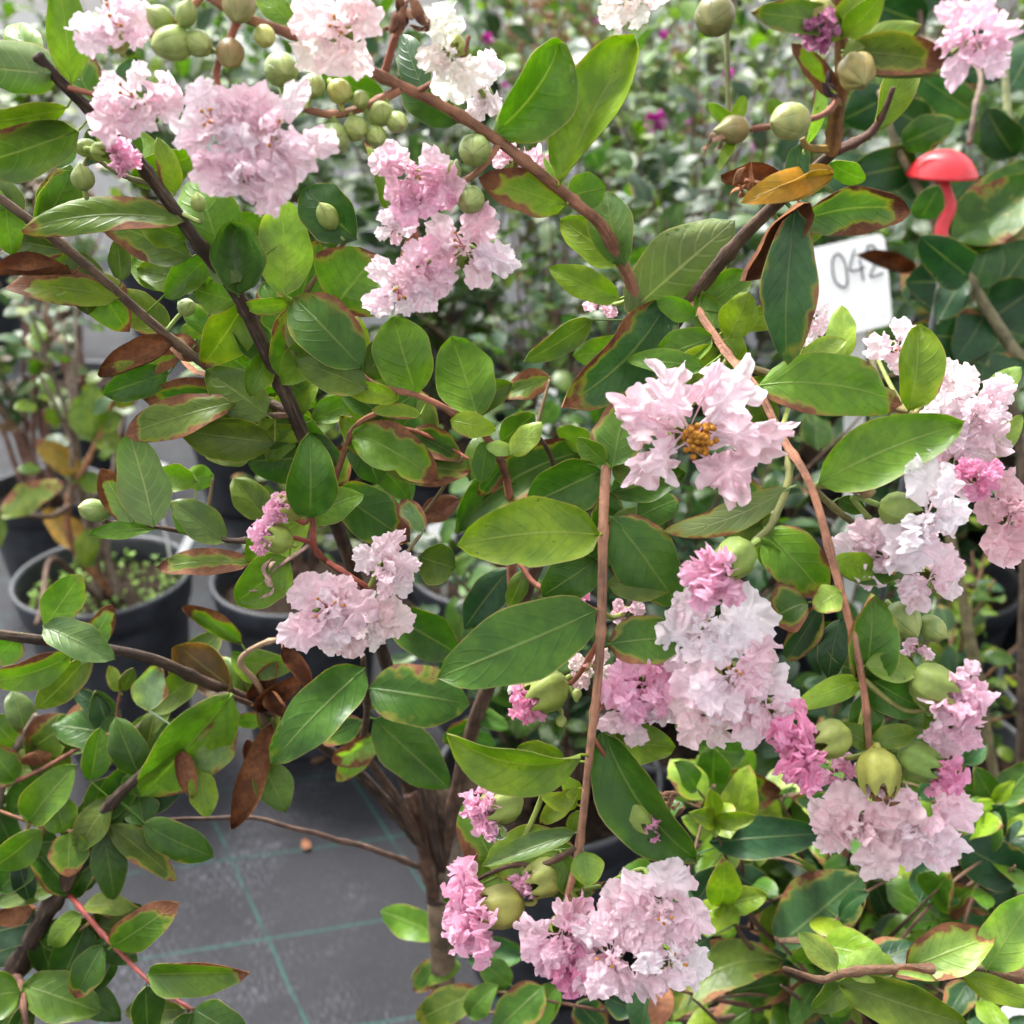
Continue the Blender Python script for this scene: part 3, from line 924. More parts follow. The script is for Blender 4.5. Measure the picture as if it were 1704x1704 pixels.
# F reddish twigs in the middle
b([(545, 830, .622), (562, 785, .60), (590, 712, .575), (640, 682, .565)], .0021, .0014, (.24, .10, .06), ridge=.1)
b([(850, 1050, .72), (850, 850, .64), (822, 745, .585), (760, 692, .56), (700, 660, .55), (625, 640, .545), (585, 600, .542), (560, 520, .54)], .0024, .0012, (.24, .10, .06), ridge=.1)
b([(590, 712, .575), (680, 715, .585), (740, 740, .59), (780, 765, .59)], .0015, .001, REDB)
b([(930, 850, .66), (920, 770, .60), (890, 725, .575), (850, 750, .57)], .0015, .001, BROWN)
# panicle low in the middle
b([(600, 985, .695), (565, 950, .60), (525, 915, .545), (520, 860, .535), (505, 870, .533), (480, 850, .53)], .0018, .0013, (.30, .075, .05))
b([(525, 905, .545), (490, 895, .535), (465, 895, .53)], .0013, .0011, (.30, .075, .05))
b([(545, 935, .56), (585, 960, .545), (620, 990, .545), (600, 1040, .55)], .0014, .0011, (.30, .075, .05))
# lower left stems
b([(712, 1420, .862), (660, 1330, .82), (608, 1250, .76), (611, 1180, .70), (604, 1090, .66)], .0040, .0016, BROWN)
b([(695, 1400, .858), (600, 1290, .80), (450, 1185, .72), (330, 1130, .68), (230, 1090, .64), (30, 1060, .60), (-60, 1050, .58)], .0042, .0026, DARK, sides=10)
b([(705, 1445, .866), (640, 1420, .83), (560, 1398, .80), (420, 1362, .75), (250, 1366, .71)], .0026, .0013, (.12, .07, .055), wob=.003)
b([(450, 1185, .72), (430, 1140, .70), (400, 1100, .69), (440, 1070, .68), (490, 1062, .675)], .0022, .0016, (.28, .19, .12))
b([(455, 1190, .72), (400, 1165, .69), (360, 1160, .68), (300, 1240, .68)], .002, .001, BROWN)
b([(430, 1178, .715), (445, 1220, .71), (430, 1265, .71)], .0018, .001, BROWN)
b([(490, 690, .58), (440, 690, .575), (400, 670, .575), (330, 660, .57)], .0018, .001, (.15, .08, .05))
b([(540, 820, .62), (450, 880, .60), (400, 900, .60), (330, 890, .60), (255, 876, .59), (170, 868, .59)], .0020, .001, BROWN)

def l(*a, **k): return mp.leaf(*a, **k)
# --- top left
l(118, 140, 96, -40, 72, 'y', r=12, f=.25, br=.15)
l(82, 122, -60, 108, 104, 'p', under=True, f=.35, ec=.8, o=-.005)
l(112, 178, -45, 205, 48, 'y', r=-28)
l(132, 216, -60, 275, 96, 'v', r=-12, br=.28, o=-.004)
l(126, 244, 70, 268, 40, 'p', o=.03)
l(292, 322, 262, 228, 42, 'y', r=20)
l(232, 268, 190, 205, 60, 'g', o=.02)
l(306, 368, 36, 384, 74, 'v', r=32, f=.32, br=.33, bend=-.07, o=-.006)
l(320, 428, 165, 360, 78, 'v', br=.35, o=.006, r=-15)
l(366, 424, 322, 295, 104, 'g', dt=.1, r=8, j=.05)
l(474, 492, 470, 328, 96, 'l', r=6, f=.16, j=.06)
l(594, 398, 508, 314, 94, 'q', r=-8, pt=1.0)
l(397, 492, 384, 372, 112, 'p', f=.85, ec=1.2, o=-.012, r=4)
l(398, 470, 350, 400, 60, 'p', f=.6, under=True, o=-.016)
l(276, 488, 232, 412, 72, 'g', o=-.004, j=.05)
l(202, 468, 194, 398, 42, 'v')
l(196, 496, 8, 478, 62, 'y', r=26, br=.42, o=-.004, f=.3)
l(120, 455, -14, 462, 40, 'b', r=40, f=.6, ec=1.5, wav=.2)
l(398, 502, 320, 478, 62, 'g', o=.01)
l(482, 502, 402, 508, 34, 'y')
l(556, 512, 628, 424, 142, 'g', br=.34, o=-.004, r=-10, pt=.95, j=.05)
l(603, 613, 488, 496, 108, 'd', o=-.012, r=6, pt=1.0, j=.05)
l(450, 602, 384, 518, 66, 'd', o=.01)
l(352, 542, 300, 552, 34, 'p', o=.01)
l(352, 560, 296, 500, 38, 'g', f=.6)
l(192, 494, 152, 462, 18, 'l')
l(492, 42, 418, -14, 46, 'g', o=.02)
l(642, 166, 536, 122, 52, 'g', o=.012)
l(70, 122, 20, 40, 60, 'g', o=.02)
l(345, 470, 230, 450, 60, 'v', o=.03)
l(330, 560, 420, 620, 60, 'g', o=.02)
# --- top centre
l(708, 158, 670, 56, 56, 'q', o=.012, dt=.2)
l(764, 205, 662, 128, 66, 'd', o=.015)
l(818, 226, 930, 72, 148, 'g', r=34, f=.34, o=.004, pt=1.02, j=.04, dt=.1, wav=.02)
l(932, 304, 1058, 66, 122, 'y', r=-26, f=.50, o=-.012, pt=.98, j=.04, bend=.02, dt=.05, wav=.02)
l(942, 342, 796, 296, 72, 'y', r=8, j=.05)
l(944, 326, 1008, 312, 64, 'g', o=.012)
l(1041, 442, 1010, 318, 82, 'p', r=-24, f=.35, o=-.008, j=.05)
l(1036, 442, 932, 366, 74, 'y', r=16, j=.05)
l(1046, 522, 1222, 366, 132, 'v', under=True, r=10, f=.12, o=-.012, br=.05, j=.05)
l(1031, 497, 914, 446, 54, 'y', j=.05)
l(1157, 527, 1092, 500, 42, 'g', o=-.006)
l(1108, 506, 934, 678, 118, 'q', br=.36, o=-.010, r=-18, bend=.05, f=.2)
l(986, 532, 872, 602, 50, 'v', o=.008)
l(916, 627, 836, 662, 50, 'v', br=.6, o=.012)
l(642, 352, 606, 236, 28, 'g', r=30)
l(940, 330, 905, 262, 16, 'l')
# --- top right
l(1386, 284, 1232, 338, 54, 'o', r=20, o=-.004, wav=.08)
l(1386, 288, 1264, 330, 44, 'o', r=-30, o=-.008)
l(1330, 336, 1232, 468, 72, 'b', f=.55, ec=1.2, wav=.14, o=-.004)
l(1330, 332, 1200, 300, 60, 'b', f=.5, ec=1.4, wav=.2, o=.008)
l(1322, 350, 1310, 608, 100, 'q', br=.38, bend=-.09, r=-26, f=.3, o=-.014, j=.05)
l(1334, 366, 1514, 350, 86, 'p', br=.46, r=24, f=.4, o=.004, bend=.09, wav=.05)
l(1330, 400, 1382, 366, 32, 'y')
l(1392, 165, 1318, 72, 40, 'y', br=.4, r=20)
l(1340, 245, 1362, 88, 30, 'l', r=40, o=.004)
l(1332, 240, 1320, 330, 44, 'q', o=.012)
l(1452, 222, 1518, 66, 62, 'y', r=24, f=.4, o=.003)
l(1402, 62, 1330, 8, 50, 'y', o=-.02)
l(1402, 40, 1250, 20, 62, 'v', o=-.02)
l(1402, 62, 1438, -20, 56, 'y', o=-.02)
l(1404, 92, 1534, 40, 56, 'y', o=-.022, under=True)
l(1404, 85, 1575, 105, 70, 'v', o=-.016, br=.3)
l(1405, 60, 1470, -10, 50, 'y', o=-.026)
l(1380, 270, 1440, 300, 40, 'g', o=.02)
l(1167, 517, 1246, 456, 66, 'g', j=.05)
l(1212, 562, 1246, 486, 66, 'y')
l(1184, 562, 1084, 600, 70, 'g', r=10)
l(1172, 612, 1042, 600, 48, 'g', r=20)
l(1330, 598, 1408, 566, 38, 'l', o=-.004)
l(1400, 600, 1400, 508, 50, 'l', dt=.1)
l(1216, 545, 1358, 480, 50, 'y', o=.012)
l(1512, 684, 1528, 540, 86, 'y', r=22, f=.55, o=-.02, j=.05)
l(1262, 642, 1502, 672, 108, 'g', r=-10, bite=(1, .86, .45), o=-.006, bend=.05, j=.04, wav=.02, dt=.0)
l(1360, 806, 1602, 706, 112, 'g', r=-8, o=-.004, j=.04, wav=.02, dt=.0, bend=.03)
l(1314, 812, 1104, 884, 54, 'p', under=True, r=10, bend=-.05, o=-.004)
l(1345, 1003, 1284, 1030, 86, 'd', br=.34, o=.02)
l(1398, 984, 1354, 1014, 52, 'l', o=-.006)
l(1364, 1010, 1310, 1100, 56, 'k', o=.03)
l(1400, 1030, 1378, 1130, 54, 'k', o=.025)
l(1438, 1108, 1528, 1118, 54, 'l', f=.4, r=-14)
l(1436, 1130, 1320, 1180, 44, 'y', o=.01)
l(1395, 830, 1440, 850, 34, 'd', o=.01)
l(1290, 860, 1200, 890, 66, 'v', o=.02)
l(1262, 896, 1300, 950, 40, 'g', o=.02)
l(1630, 770, 1700, 690, 40, 'l', o=.006)
l(1640, 665, 1700, 610, 40, 'l', o=.01)
l(1480, 690, 1520, 740, 40, 'g', o=.02)
l(1540, 1190, 1600, 1250, 46, 'g', o=.01)
l(1446, 1240, 1390, 1205, 40, 'v', o=.002)
l(1448, 1238, 1525, 1220, 44, 'v', o=.002)
# --- left middle
l(288, 572, 166, 628, 58, 'v', br=.62, f=.6, ec=1.0, r=20)
l(300, 590, 200, 618, 48, 'g', o=.008)
l(330, 600, 285, 560, 44, 'v', br=.3)
l(282, 620, 172, 655, 60, 'd', o=.014)
l(396, 645, 238, 662, 66, 'd', br=.36, r=-14)
l(388, 670, 206, 724, 74, 'v', br=.42, r=22, o=-.010)
l(446, 692, 344, 618, 82, 'v', o=-.004, r=8, j=.06)
l(458, 736, 298, 712, 80, 'v', r=-12, br=.1, o=.004)
l(515, 722, 430, 712, 36, 'y')
l(512, 760, 410, 766, 88, 'd', j=.06)
l(516, 862, 514, 720, 90, 'd', pt=.72, o=-.02, r=6, j=.05)
l(556, 816, 682, 902, 92, 'd', o=-.012, j=.05, r=-8)
l(256, 876, 214, 720, 90, 'p', under=True, o=-.012, j=.05, f=.1)
l(218, 870, 168, 780, 52, 'p', under=True, o=-.008)
l(256, 880, 148, 890, 34, 'g')
l(330, 800, 268, 788, 48, 'g', o=.01)
l(355, 790, 306, 800, 44, 'g', o=.01)
l(376, 902, 282, 834, 62, 'p', br=.15)
l(330, 888, 290, 840, 46, 'g')
l(410, 770, 340, 758, 26, 'l', o=.012)
l(440, 862, 388, 795, 60, 'v', br=.35, o=.02)
l(418, 936, 262, 946, 50, 'v', br=.42)
l(482, 930, 392, 1002, 86, 'g', o=.012)
l(402, 1072, 303, 1014, 44, 'g', br=.48, f=.7, ec=1.0, o=-.01)
l(388, 1146, 296, 1074, 86, 'n', wav=.12, ec=.6)
l(74, 1048, 136, 956, 68, 'g', br=.3, r=-18)
l(72, 1042, 192, 1098, 64, 'p', f=.5, o=-.012)
l(136, 1106, 187, 1006, 44, 'p', under=True, o=-.016)
l(120, 1090, -24, 1134, 58, 'g', br=.25, bend=.04)
l(30, 1060, -10, 1100, 60, 'g')
l(150, 1085, 60, 1180, 56, 'v', br=.2, o=.014)
l(248, 1182, 268, 1106, 68, 'w', ec=.8, wav=.12, o=-.004)
l(440, 1180, 520, 1120, 50, 'b', ec=1.6, f=.6, wav=.25)
l(470, 1080, 520, 1150, 44, 'b', ec=1.6, f=.6, wav=.25, o=-.008)
l(420, 1170, 470, 1100, 44, 'b', ec=1.6, f=.6, wav=.25)
l(450, 1150, 480, 1190, 40, 'b', ec=1.6, f=.6, wav=.25, o=-.01)
# --- centre
l(612, 648, 488, 598, 72, 'v', r=14, o=-.008, j=.05)
l(693, 657, 654, 526, 104, 'g', r=-8, j=.05, pt=1.0)
l(796, 696, 752, 562, 104, 'g', r=4, j=.05, f=.12, pt=1.0)
l(662, 666, 560, 640, 38, 'y')
l(700, 690, 618, 682, 28, 'y')
l(750, 700, 826, 716, 44, 'y', o=-.006)
l(832, 736, 890, 688, 54, 'g')
l(850, 757, 902, 702, 42, 'l', o=-.004)
l(852, 752, 808, 742, 28, 'l')
l(588, 720, 730, 800, 92, 'g', o=-.006, r=-14, bite=(-1, .62, .25), j=.05)
l(640, 772, 784, 786, 66, 'v', o=.012)
l(988, 746, 760, 888, 96, 'd', o=.012, bend=-.08, r=10)
l(1002, 782, 876, 842, 100, 'd', o=.006, r=-6)
l(996, 890, 760, 908, 122, 'y', o=-.012, r=8, bend=-.03, bite=(1, .62, .16), j=.03, dt=-.1, wav=.015)
l(1020, 862, 1128, 1008, 112, 'd', r=-8, o=.004, pt=.8, j=.04, dt=.1)
l(994, 930, 902, 992, 80, 'd', o=.012)
l(992, 1016, 728, 1128, 128, 'd', o=-.010, r=6, f=.16, bend=.02, j=.03, dt=-.05, wav=.02)
l(1012, 1072, 1148, 1062, 86, 'd', o=.006, j=.05)
l(848, 946, 772, 1048, 62, 'k', o=.02)
l(874, 950, 846, 1010, 34, 'v', o=.006)
l(698, 926, 758, 946, 80, 'v', o=.014)
l(648, 1020, 762, 1088, 84, 'd', o=.014)
l(1020, 777, 1046, 664, 92, 'g', r=-14, o=-.004, dt=.25); l(1008, 772, 962, 728, 44, 'g', o=-.004, dt=.1)
l(1018, 772, 1084, 790, 62, 'v', o=.004)
l(986, 742, 926, 714, 44, 'y')
l(700, 862, 764, 830, 44, 'b', o=.02)
l(704, 885, 668, 832, 40, 'p', o=.014)
l(782, 800, 800, 720, 36, 'v', o=.012)
l(620, 760, 680, 830, 56, 'g', o=.02)
l(560, 640, 500, 560, 66, 'g', o=.02)
l(520, 700, 590, 670, 50, 'g', o=.012)
l(640, 700, 600, 760, 50, 'v', o=.02)
l(470, 560, 440, 470, 54, 'g', o=.015)
l(530, 560, 470, 640, 60, 'g', o=.015)
l(860, 800, 800, 860, 50, 'd', o=.03)
l(1060, 860, 1130, 830, 60, 'd', o=.03)
l(620, 850, 690, 800, 60, 'd', o=.03)
l(640, 760, 570, 690, 56, 'g', o=.008)
# --- lower left of the shrub
l(386, 1156, 234, 1326, 116, 'g', r=-26, f=.42, o=-.010, br=.12, j=.05)
l(607, 1112, 452, 1272, 94, 'd', o=-.008, r=10, j=.05)
l(434, 1266, 474, 1352, 66, 'v', o=-.002)
l(385, 1192, 324, 1300, 66, 'p', br=.35, wav=.12)
l(330, 1282, 346, 1360, 48, 'y', br=.1)
l(300, 1250, 320, 1330, 40, 'b', ec=.8)
l(452, 1200, 384, 1376, 60, 'b', ec=1.2, f=.5, wav=.18, o=-.012)
l(412, 1230, 428, 1290, 30, 'b', ec=1.2, f=.5, wav=.18)
l(614, 1146, 782, 1172, 106, 'd', o=-.006, r=-8, j=.05, wav=.02)
l(622, 1196, 748, 1312, 86, 'd', o=.006, r=10)
l(634, 1226, 552, 1268, 48, 'l', f=.5, r=-20)
l(620, 1230, 560, 1300, 44, 'g', o=.012)
# --- right of the centre, low
l(966, 1256, 744, 1220, 104, 'y', f=.7, r=-38, o=-.010, bend=.08, j=.05)
l(940, 1266, 862, 1242, 48, 'y', o=.014)
l(956, 1386, 802, 1442, 44, 'p', f=.5, r=20)
l(970, 1416, 978, 1474, 62, 'l', ec=.5)
l(1002, 1212, 1160, 1430, 122, 'd', f=.45, r=24, o=.010, j=.05, bend=-.05)
l(960, 1310, 900, 1370, 36, 'y', o=.01)
l(962, 1340, 900, 1325, 32, 'y', o=.01)
l(968, 1330, 935, 1290, 32, 'y', o=.01)
l(958, 1350, 950, 1385, 30, 'y', o=.008)
l(1000, 1470, 1040, 1500, 34, 'n', o=.01)
l(1020, 1190, 1060, 1230, 50, 'g', o=.02)
l(730, 1556, 633, 1516, 56, 'g', br=.2)
l(776, 1592, 872, 1588, 58, 'q', ec=.4, wav=.08, br=.12)
l(766, 1606, 684, 1628, 44, 'g')
l(728, 1600, 690, 1650, 44, 'd')
l(744, 1620, 700, 1640, 30, 'v', br=.2)

# --- smaller leaves deeper in the shrub
for (x0, x1, y0, y1, n, ks) in ((0, 520, 280, 780, 40, 'gvyg'), (500, 900, 560, 900, 20, 'gdvy'), (1040, 1330, 470, 640, 9, 'gyy'), (180, 480, 1000, 1300, 9, 'gvd'), (1270, 1460, 880, 1150, 9, 'dgy'),
                                (1000, 1180, 790, 1000, 6, 'dv'), (780, 1000, 1240, 1480, 8, 'ygd'), (-20, 200, 160, 480, 7, 'gvq'), (560, 800, 1080, 1250, 6, 'd')):
    cand = [q for q in mp.S if x0 < q[0] < x1 and y0 < q[1] < y1]
    for i in range(n):
        q = rnd.choice(cand) if cand else mp.near(U(x0, x1), U(y0, y1))
        an = U(0, 6.28); L = U(65, 140) * .55 / q[2]
        l(q[0] + U(-8, 8), q[1] + U(-8, 8), q[0] + L * math.cos(an), q[1] + L * math.sin(an) * .9, L * U(.48, .62), rnd.choice(ks), o=U(.004, .03), z=q[2], br=U(.2, .4) if U(0, 1) < .3 else 0)

# --- buds
G1 = (.24, .31, .085); G2 = (.20, .27, .08); GB = (.20, .17, .06); GY = (.34, .36, .09)
for q in [(290, 72, 36, -.6, .3, G1), (330, 72, 27, .5, .4, G1), (383, 88, 33, .1, 1, (.17, .11, .035)), (398, 6, 36, 0, 1, GB), (468, 116, 37, .2, .3, G2),
          (522, 142, 23, .1, .5, G1), (565, 152, 26, .5, .6, GY), (555, 232, 36, -.1, .3, G2), (592, 214, 27, .3, .4, G1), (634, 190, 24, .1, -.2, G1),
          (626, 226, 22, .2, .5, G1), (660, 203, 22, .3, .3, G1), (790, 250, 35, -.05, .25, G2), (748, 287, 25, -.3, .6, G1), (783, 332, 33, -.1, .3, G2),
          (145, 246, 21, -.6, .2, G1), (138, 298, 26, 0, -.8, G1), (546, 361, 24, -.3, -.5, G1), (268, 32, 26, -.5, -.3, G1), (310, 25, 24, .3, -.6, G1),
          (1190, 26, 42, -.3, .5, (.17, .17, .06)), (1316, 202, 39, -.8, .2, (.33, .35, .12)), (156, 849, 23, -.4, -.1, (.17, .25, .07)),
          (934, 1200, 13, 0, .4, G1), (960, 1155, 10, 0, -.4, G1), (1502, 1030, 38, .3, .5, G2), (1550, 1045, 26, .5, .4, G2), (1442, 818, 15, .8, 0, (.2, .13, .06)),
          (310, 512, 20, .6, -.4, G2), (330, 338, 16, 0, -1, G1), (600, 165, 18, 0, .5, G1), (440, 60, 22, .3, .5, GY), (905, 1165, 20, .1, .8, G1)]:
    bud(mp, q[0], q[1], q[2], q[3], q[4], q[5])
bud(mp, 1222, 216, 32, -.9, .2, (.22, .17, .06), tip=.4)
bud(mp, 1425, 118, 40, .1, .6, (.30, .24, .08), ridge=.12, dz=-.02)
dry_clump(mp, 1185, 232, 34, 34, 7, (.25, .15, .10), link=(1222, 216))
dry_clump(mp, 1400, 130, 44, 44, 8, (.05, .035, .035), d=.425)
dry_clump(mp, 680, 22, 60, 40, 12, (.16, .075, .045))
dry_clump(mp, 1240, 300, 34, 40, 7, (.26, .12, .06), link=(1330, 330), d=.49)
dry_clump(mp, 435, 962, 36, 44, 7, (.48, .32, .27), link=(520, 905))
dry_clump(mp, 1115, 1330, 34, 34, 10, (.20, .11, .07), link=(1060, 1330), d=.53)
dry_clump(mp, 980, 1105, 30, 30, 5, (.5, .25, .22), link=(965, 1120))
# lime sepals on the yellow bud
for q in ((1222, 205, 1178, 172, 26), (1224, 205, 1238, 158, 26), (1222, 230, 1196, 285, 20), (1300, 200, 1280, 166, 30)):
    l(*q, 'y', o=-.004)

# --- blossoms
F = lambda *a, **k: flower(mp, *a, **k)
F(188, 36, 74, 52, 'pale', 12, stam=6)
F(218, 160, 84, 64, 'pale', 12, stam=5)
F(352, 200, 74, 84, 'pale', 13, link=(390, 180), stam=8)
F(450, 215, 92, 92, 'pale', 14, link=(390, 180), stam=4, fade=.06)
F(410, 285, 84, 62, 'pale', 12, link=(390, 180))
F(195, 257, 36, 30, 'deep', 10, crum=True, cal=(166, 252), cr=16)
F(560, 46, 84, 82, 'peach', 11, stam=5, tilt=(0, -.5))
F(742, 95, 56, 86, 'cream', 7, tilt=(-.1, -.9), link=(770, 90))
F(797, 142, 40, 64, 'white', 11, d=.50, link=(780, 80))
F(685, 285, 72, 58, 'mid', 10, stam=3, link=(720, 330))
F(700, 325, 48, 42, 'deep', 8, link=(720, 330))
F(655, 377, 38, 30, 'pale', 9)
F(772, 410, 80, 74, 'pale', 14, stam=6, link=(720, 420))
F(700, 440, 50, 50, 'mid', 9, link=(690, 400))
F(662, 488, 60, 52, 'pale', 12, stam=8, link=(665, 470))
F(858, 258, 44, 30, 'mid', 8, d=.515)
F(1000, 512, 34, 18, 'mid', 6, d=.575)
F(1162, 730, 158, 132, 'pale', 13, stam=70, link=(1190, 610), wide=1.05, d=.476,
  dirs=[(58, 14, .98), (72, 30, .80), (46, 22, .84), (112, 8, .92), (126, 26, .84), (150, 12, .92), (172, 22, .80), (216, 12, .84), (234, 24, .74), (-6, 10, .98), (10, 26, .82), (-40, 14, .86), (-58, 24, .82)])
F(1350, 530, 38, 36, 'pale', 8, d=.57, link=(1300, 720))
F(1500, 578, 64, 42, 'pale', 8, d=.565, stam=4, link=(1520, 690))
F(1570, 640, 50, 40, 'peach', 7, d=.55, link=(1520, 690))
F(1625, 680, 84, 84, 'white', 13, d=.54, link=(1600, 740))
F(1600, 760, 60, 60, 'pale', 9, d=.545, link=(1600, 740))
F(1628, 792, 38, 36, 'hot', 12, crum=True, d=.53, link=(1620, 760))
F(1690, 855, 54, 70, 'salmon', 10, d=.54, link=(1700, 830))
F(1480, 930, 80, 64, 'pale', 11, d=.48, link=(1450, 880), stam=3)
F(1570, 870, 92, 84, 'white', 13, d=.475, link=(1500, 900), cal=(1490, 848), cr=30)
F(1560, 965, 62, 56, 'pale', 8, d=.482, link=(1560, 950), fade=.25)
F(1186, 958, 56, 58, 'deep', 13, crum=True, cal=(1228, 925), cr=34)
F(1180, 1045, 90, 64, 'white', 12, d=.478, link=(1180, 1120))
F(1225, 1125, 84, 74, 'pale', 12, d=.474, link=(1240, 1150), stam=5, fade=.08)
F(1195, 1190, 80, 60, 'peach', 9, d=.48, link=(1180, 1120))
F(1275, 1175, 62, 70, 'pale', 10, d=.478, link=(1240, 1150))
F(1068, 1140, 72, 58, 'deep', 13, d=.485, link=(1060, 1140), crum=True)
F(1075, 1195, 66, 50, 'pale', 11, d=.49, link=(1060, 1140))
F(1328, 1250, 52, 60, 'hot', 16, crum=True, cal=(1388, 1228), cr=32, d=.468, link=(1438, 1170))
F(1400, 1288, 34, 30, 'deep', 8, crum=True, d=.49)
F(1592, 1160, 62, 56, 'mid', 12, d=.465, cal=(1545, 1138), cr=36, link=(1540, 1180), crum=True)
F(1592, 1215, 58, 50, 'mid', 11, d=.468, link=(1540, 1180))
F(1575, 1290, 42, 34, 'hot', 9, crum=True, cal=(1520, 1264), cr=32, d=.47, link=(1446, 1230))
F(1438, 1385, 96, 74, 'faded', 12, d=.468, link=(1448, 1250), tilt=(0, -.4))
F(1540, 1382, 104, 78, 'pale', 13, d=.468, link=(1448, 1250), tilt=(.1, -.3))
F(1530, 1082, 30, 24, 'mid', 6, d=.50, link=(1500, 1040))
F(545, 1010, 84, 68, 'pale', 13, link=(590, 965), stam=7, d=.525)
F(645, 950, 62, 54, 'pale', 11, link=(610, 980), d=.525)
F(600, 1040, 74, 54, 'peach', 11, link=(600, 1030), d=.53)
F(468, 844, 30, 28, 'deep', 13, crum=True, cal=(488, 842), cr=24, d=.52)
F(440, 888, 32, 30, 'deep', 13, crum=True, cal=(466, 898), cr=24, d=.52)
F(944, 992, 32, 20, 'hot', 7, crum=True, d=.505)
F(1040, 1018, 32, 26, 'mid', 7, d=.515)
F(876, 1168, 34, 36, 'hot', 9, crum=True, cal=(914, 1146), cr=36, d=.51)
F(868, 1125, 34, 36, 'peach', 6, d=.525, link=(900, 1170))
F(978, 1118, 40, 38, 'peach', 7, d=.52)
F(803, 1350, 42, 46, 'deep', 16, crum=True, cal=(842, 1336), cr=32, d=.51, link=(850, 1440))
F(1085, 1378, 32, 30, 'hot', 14, crum=True, cal=(1058, 1348), cr=30, d=.495)
F(782, 1516, 58, 76, 'deep', 20, crum=True, cal=(840, 1508), cr=36, d=.505, link=(870, 1440))
F(870, 1475, 26, 28, 'deep', 8, crum=True, cal=(912, 1458), cr=32, d=.51)
F(935, 1565, 66, 66, 'mid', 14, d=.49, link=(944, 1490))
F(945, 1610, 44, 50, 'hot', 11, crum=True, d=.495, link=(944, 1490))
F(1020, 1590, 76, 84, 'pale', 14, d=.483, link=(946, 1490), stam=3)
F(1105, 1510, 78, 84, 'pale', 13, d=.487, link=(950, 1480), stam=5)
F(1120, 1595, 66, 64, 'white', 11, d=.485, link=(950, 1480), stam=5)
F(1625, 62, 64, 74, 'mid', 14, d=.39, link=(1400, 100))
F(1362, 56, 38, 32, 'mauve', 10, crum=True, cal=(1362, 20), cr=26, d=.41)
b([(1396, -15, .42), (1250, -90, .42), (1120, -60, .42), (1075, -25, .425)], .0020, .0012, REDB)
F(1052, 10, 64, 44, 'cream', 8, d=.43, link=(1075, -25), tilt=(0, -.8))
# open brown capsule with hanging claws at the end of the right stem
flower(mp, 1464, 1318, 26, 26, 'faded', 3, cal=(1462, 1278), cr=36, d=.462, link=(1448, 1250), calcol=(.27, .26, .06))
dry_clump(mp, 1470, 1312, 44, 34, 9, (.22, .11, .05), d=.466)

# water drop hanging under a half-open bud
M_DROP, _nt = newmat("water"); _b = NB(_nt)
_g = _b.n("ShaderNodeBsdfGlass"); _g.inputs["IOR"].default_value = 1.33; _g.inputs["Roughness"].default_value = 0.0
_o = _b.n("ShaderNodeOutputMaterial"); _b.l(_g.outputs[0], _o.inputs[0])
mb = MB(); mb.lathe([(0, -.0038), (.0022, -.0032), (.0034, -.0014), (.0033, .0006), (.0020, .0024), (.0008, .0036), (0, .0042)], 0, 20)
put("water_drop", mb.mesh("water_drop", [M_DROP]), mp.root, loc=P(832, 1384, .507))
# ---------------------------------------------------------------- leafy plant filling the lower right
def drop(v, z): return Vector((v.x, v.y, z))
ct = P(1440, 1560, .86)
lr = Plant("leafy_shrub", "dense dark green shrub with brown-edged rounded leaves below the hanging pink blossoms", "shrub", (ct.x, ct.y, 0))
pot(lr.root, ct.x, ct.y, .13, .26)
hub = drop(ct, .42)
lr.branch([drop(ct, .22), hub, ct], .010, .007, BROWN, sides=10, name="trunk", wob=.004)
for tip in [(1190, 1380, .74), (1205, 1500, .72), (1300, 1640, .70), (1150, 1660, .74), (1300, 1330, .80), (1430, 1360, .80), (1440, 1480, .76), (1560, 1480, .76), (1640, 1340, .82),
            (1690, 1440, .78), (1560, 1330, .84), (1290, 1560, .72), (1400, 1640, .70), (1540, 1660, .70), (1200, 1250, .84), (1100, 1640, .76), (1000, 1680, .78), (880, 1660, .80)]:
    t = P(*tip)
    m = hub.lerp(t, .55) + Vector((U(-.02, .02), U(-.01, .03), U(0, .03)))
    lr.branch([ct.lerp(hub, U(0, .6)), m, t], .0035, .0007, BROWN if U(0, 1) < .6 else (.13, .06, .04))
def l(*a, **k): return lr.leaf(*a, **k)
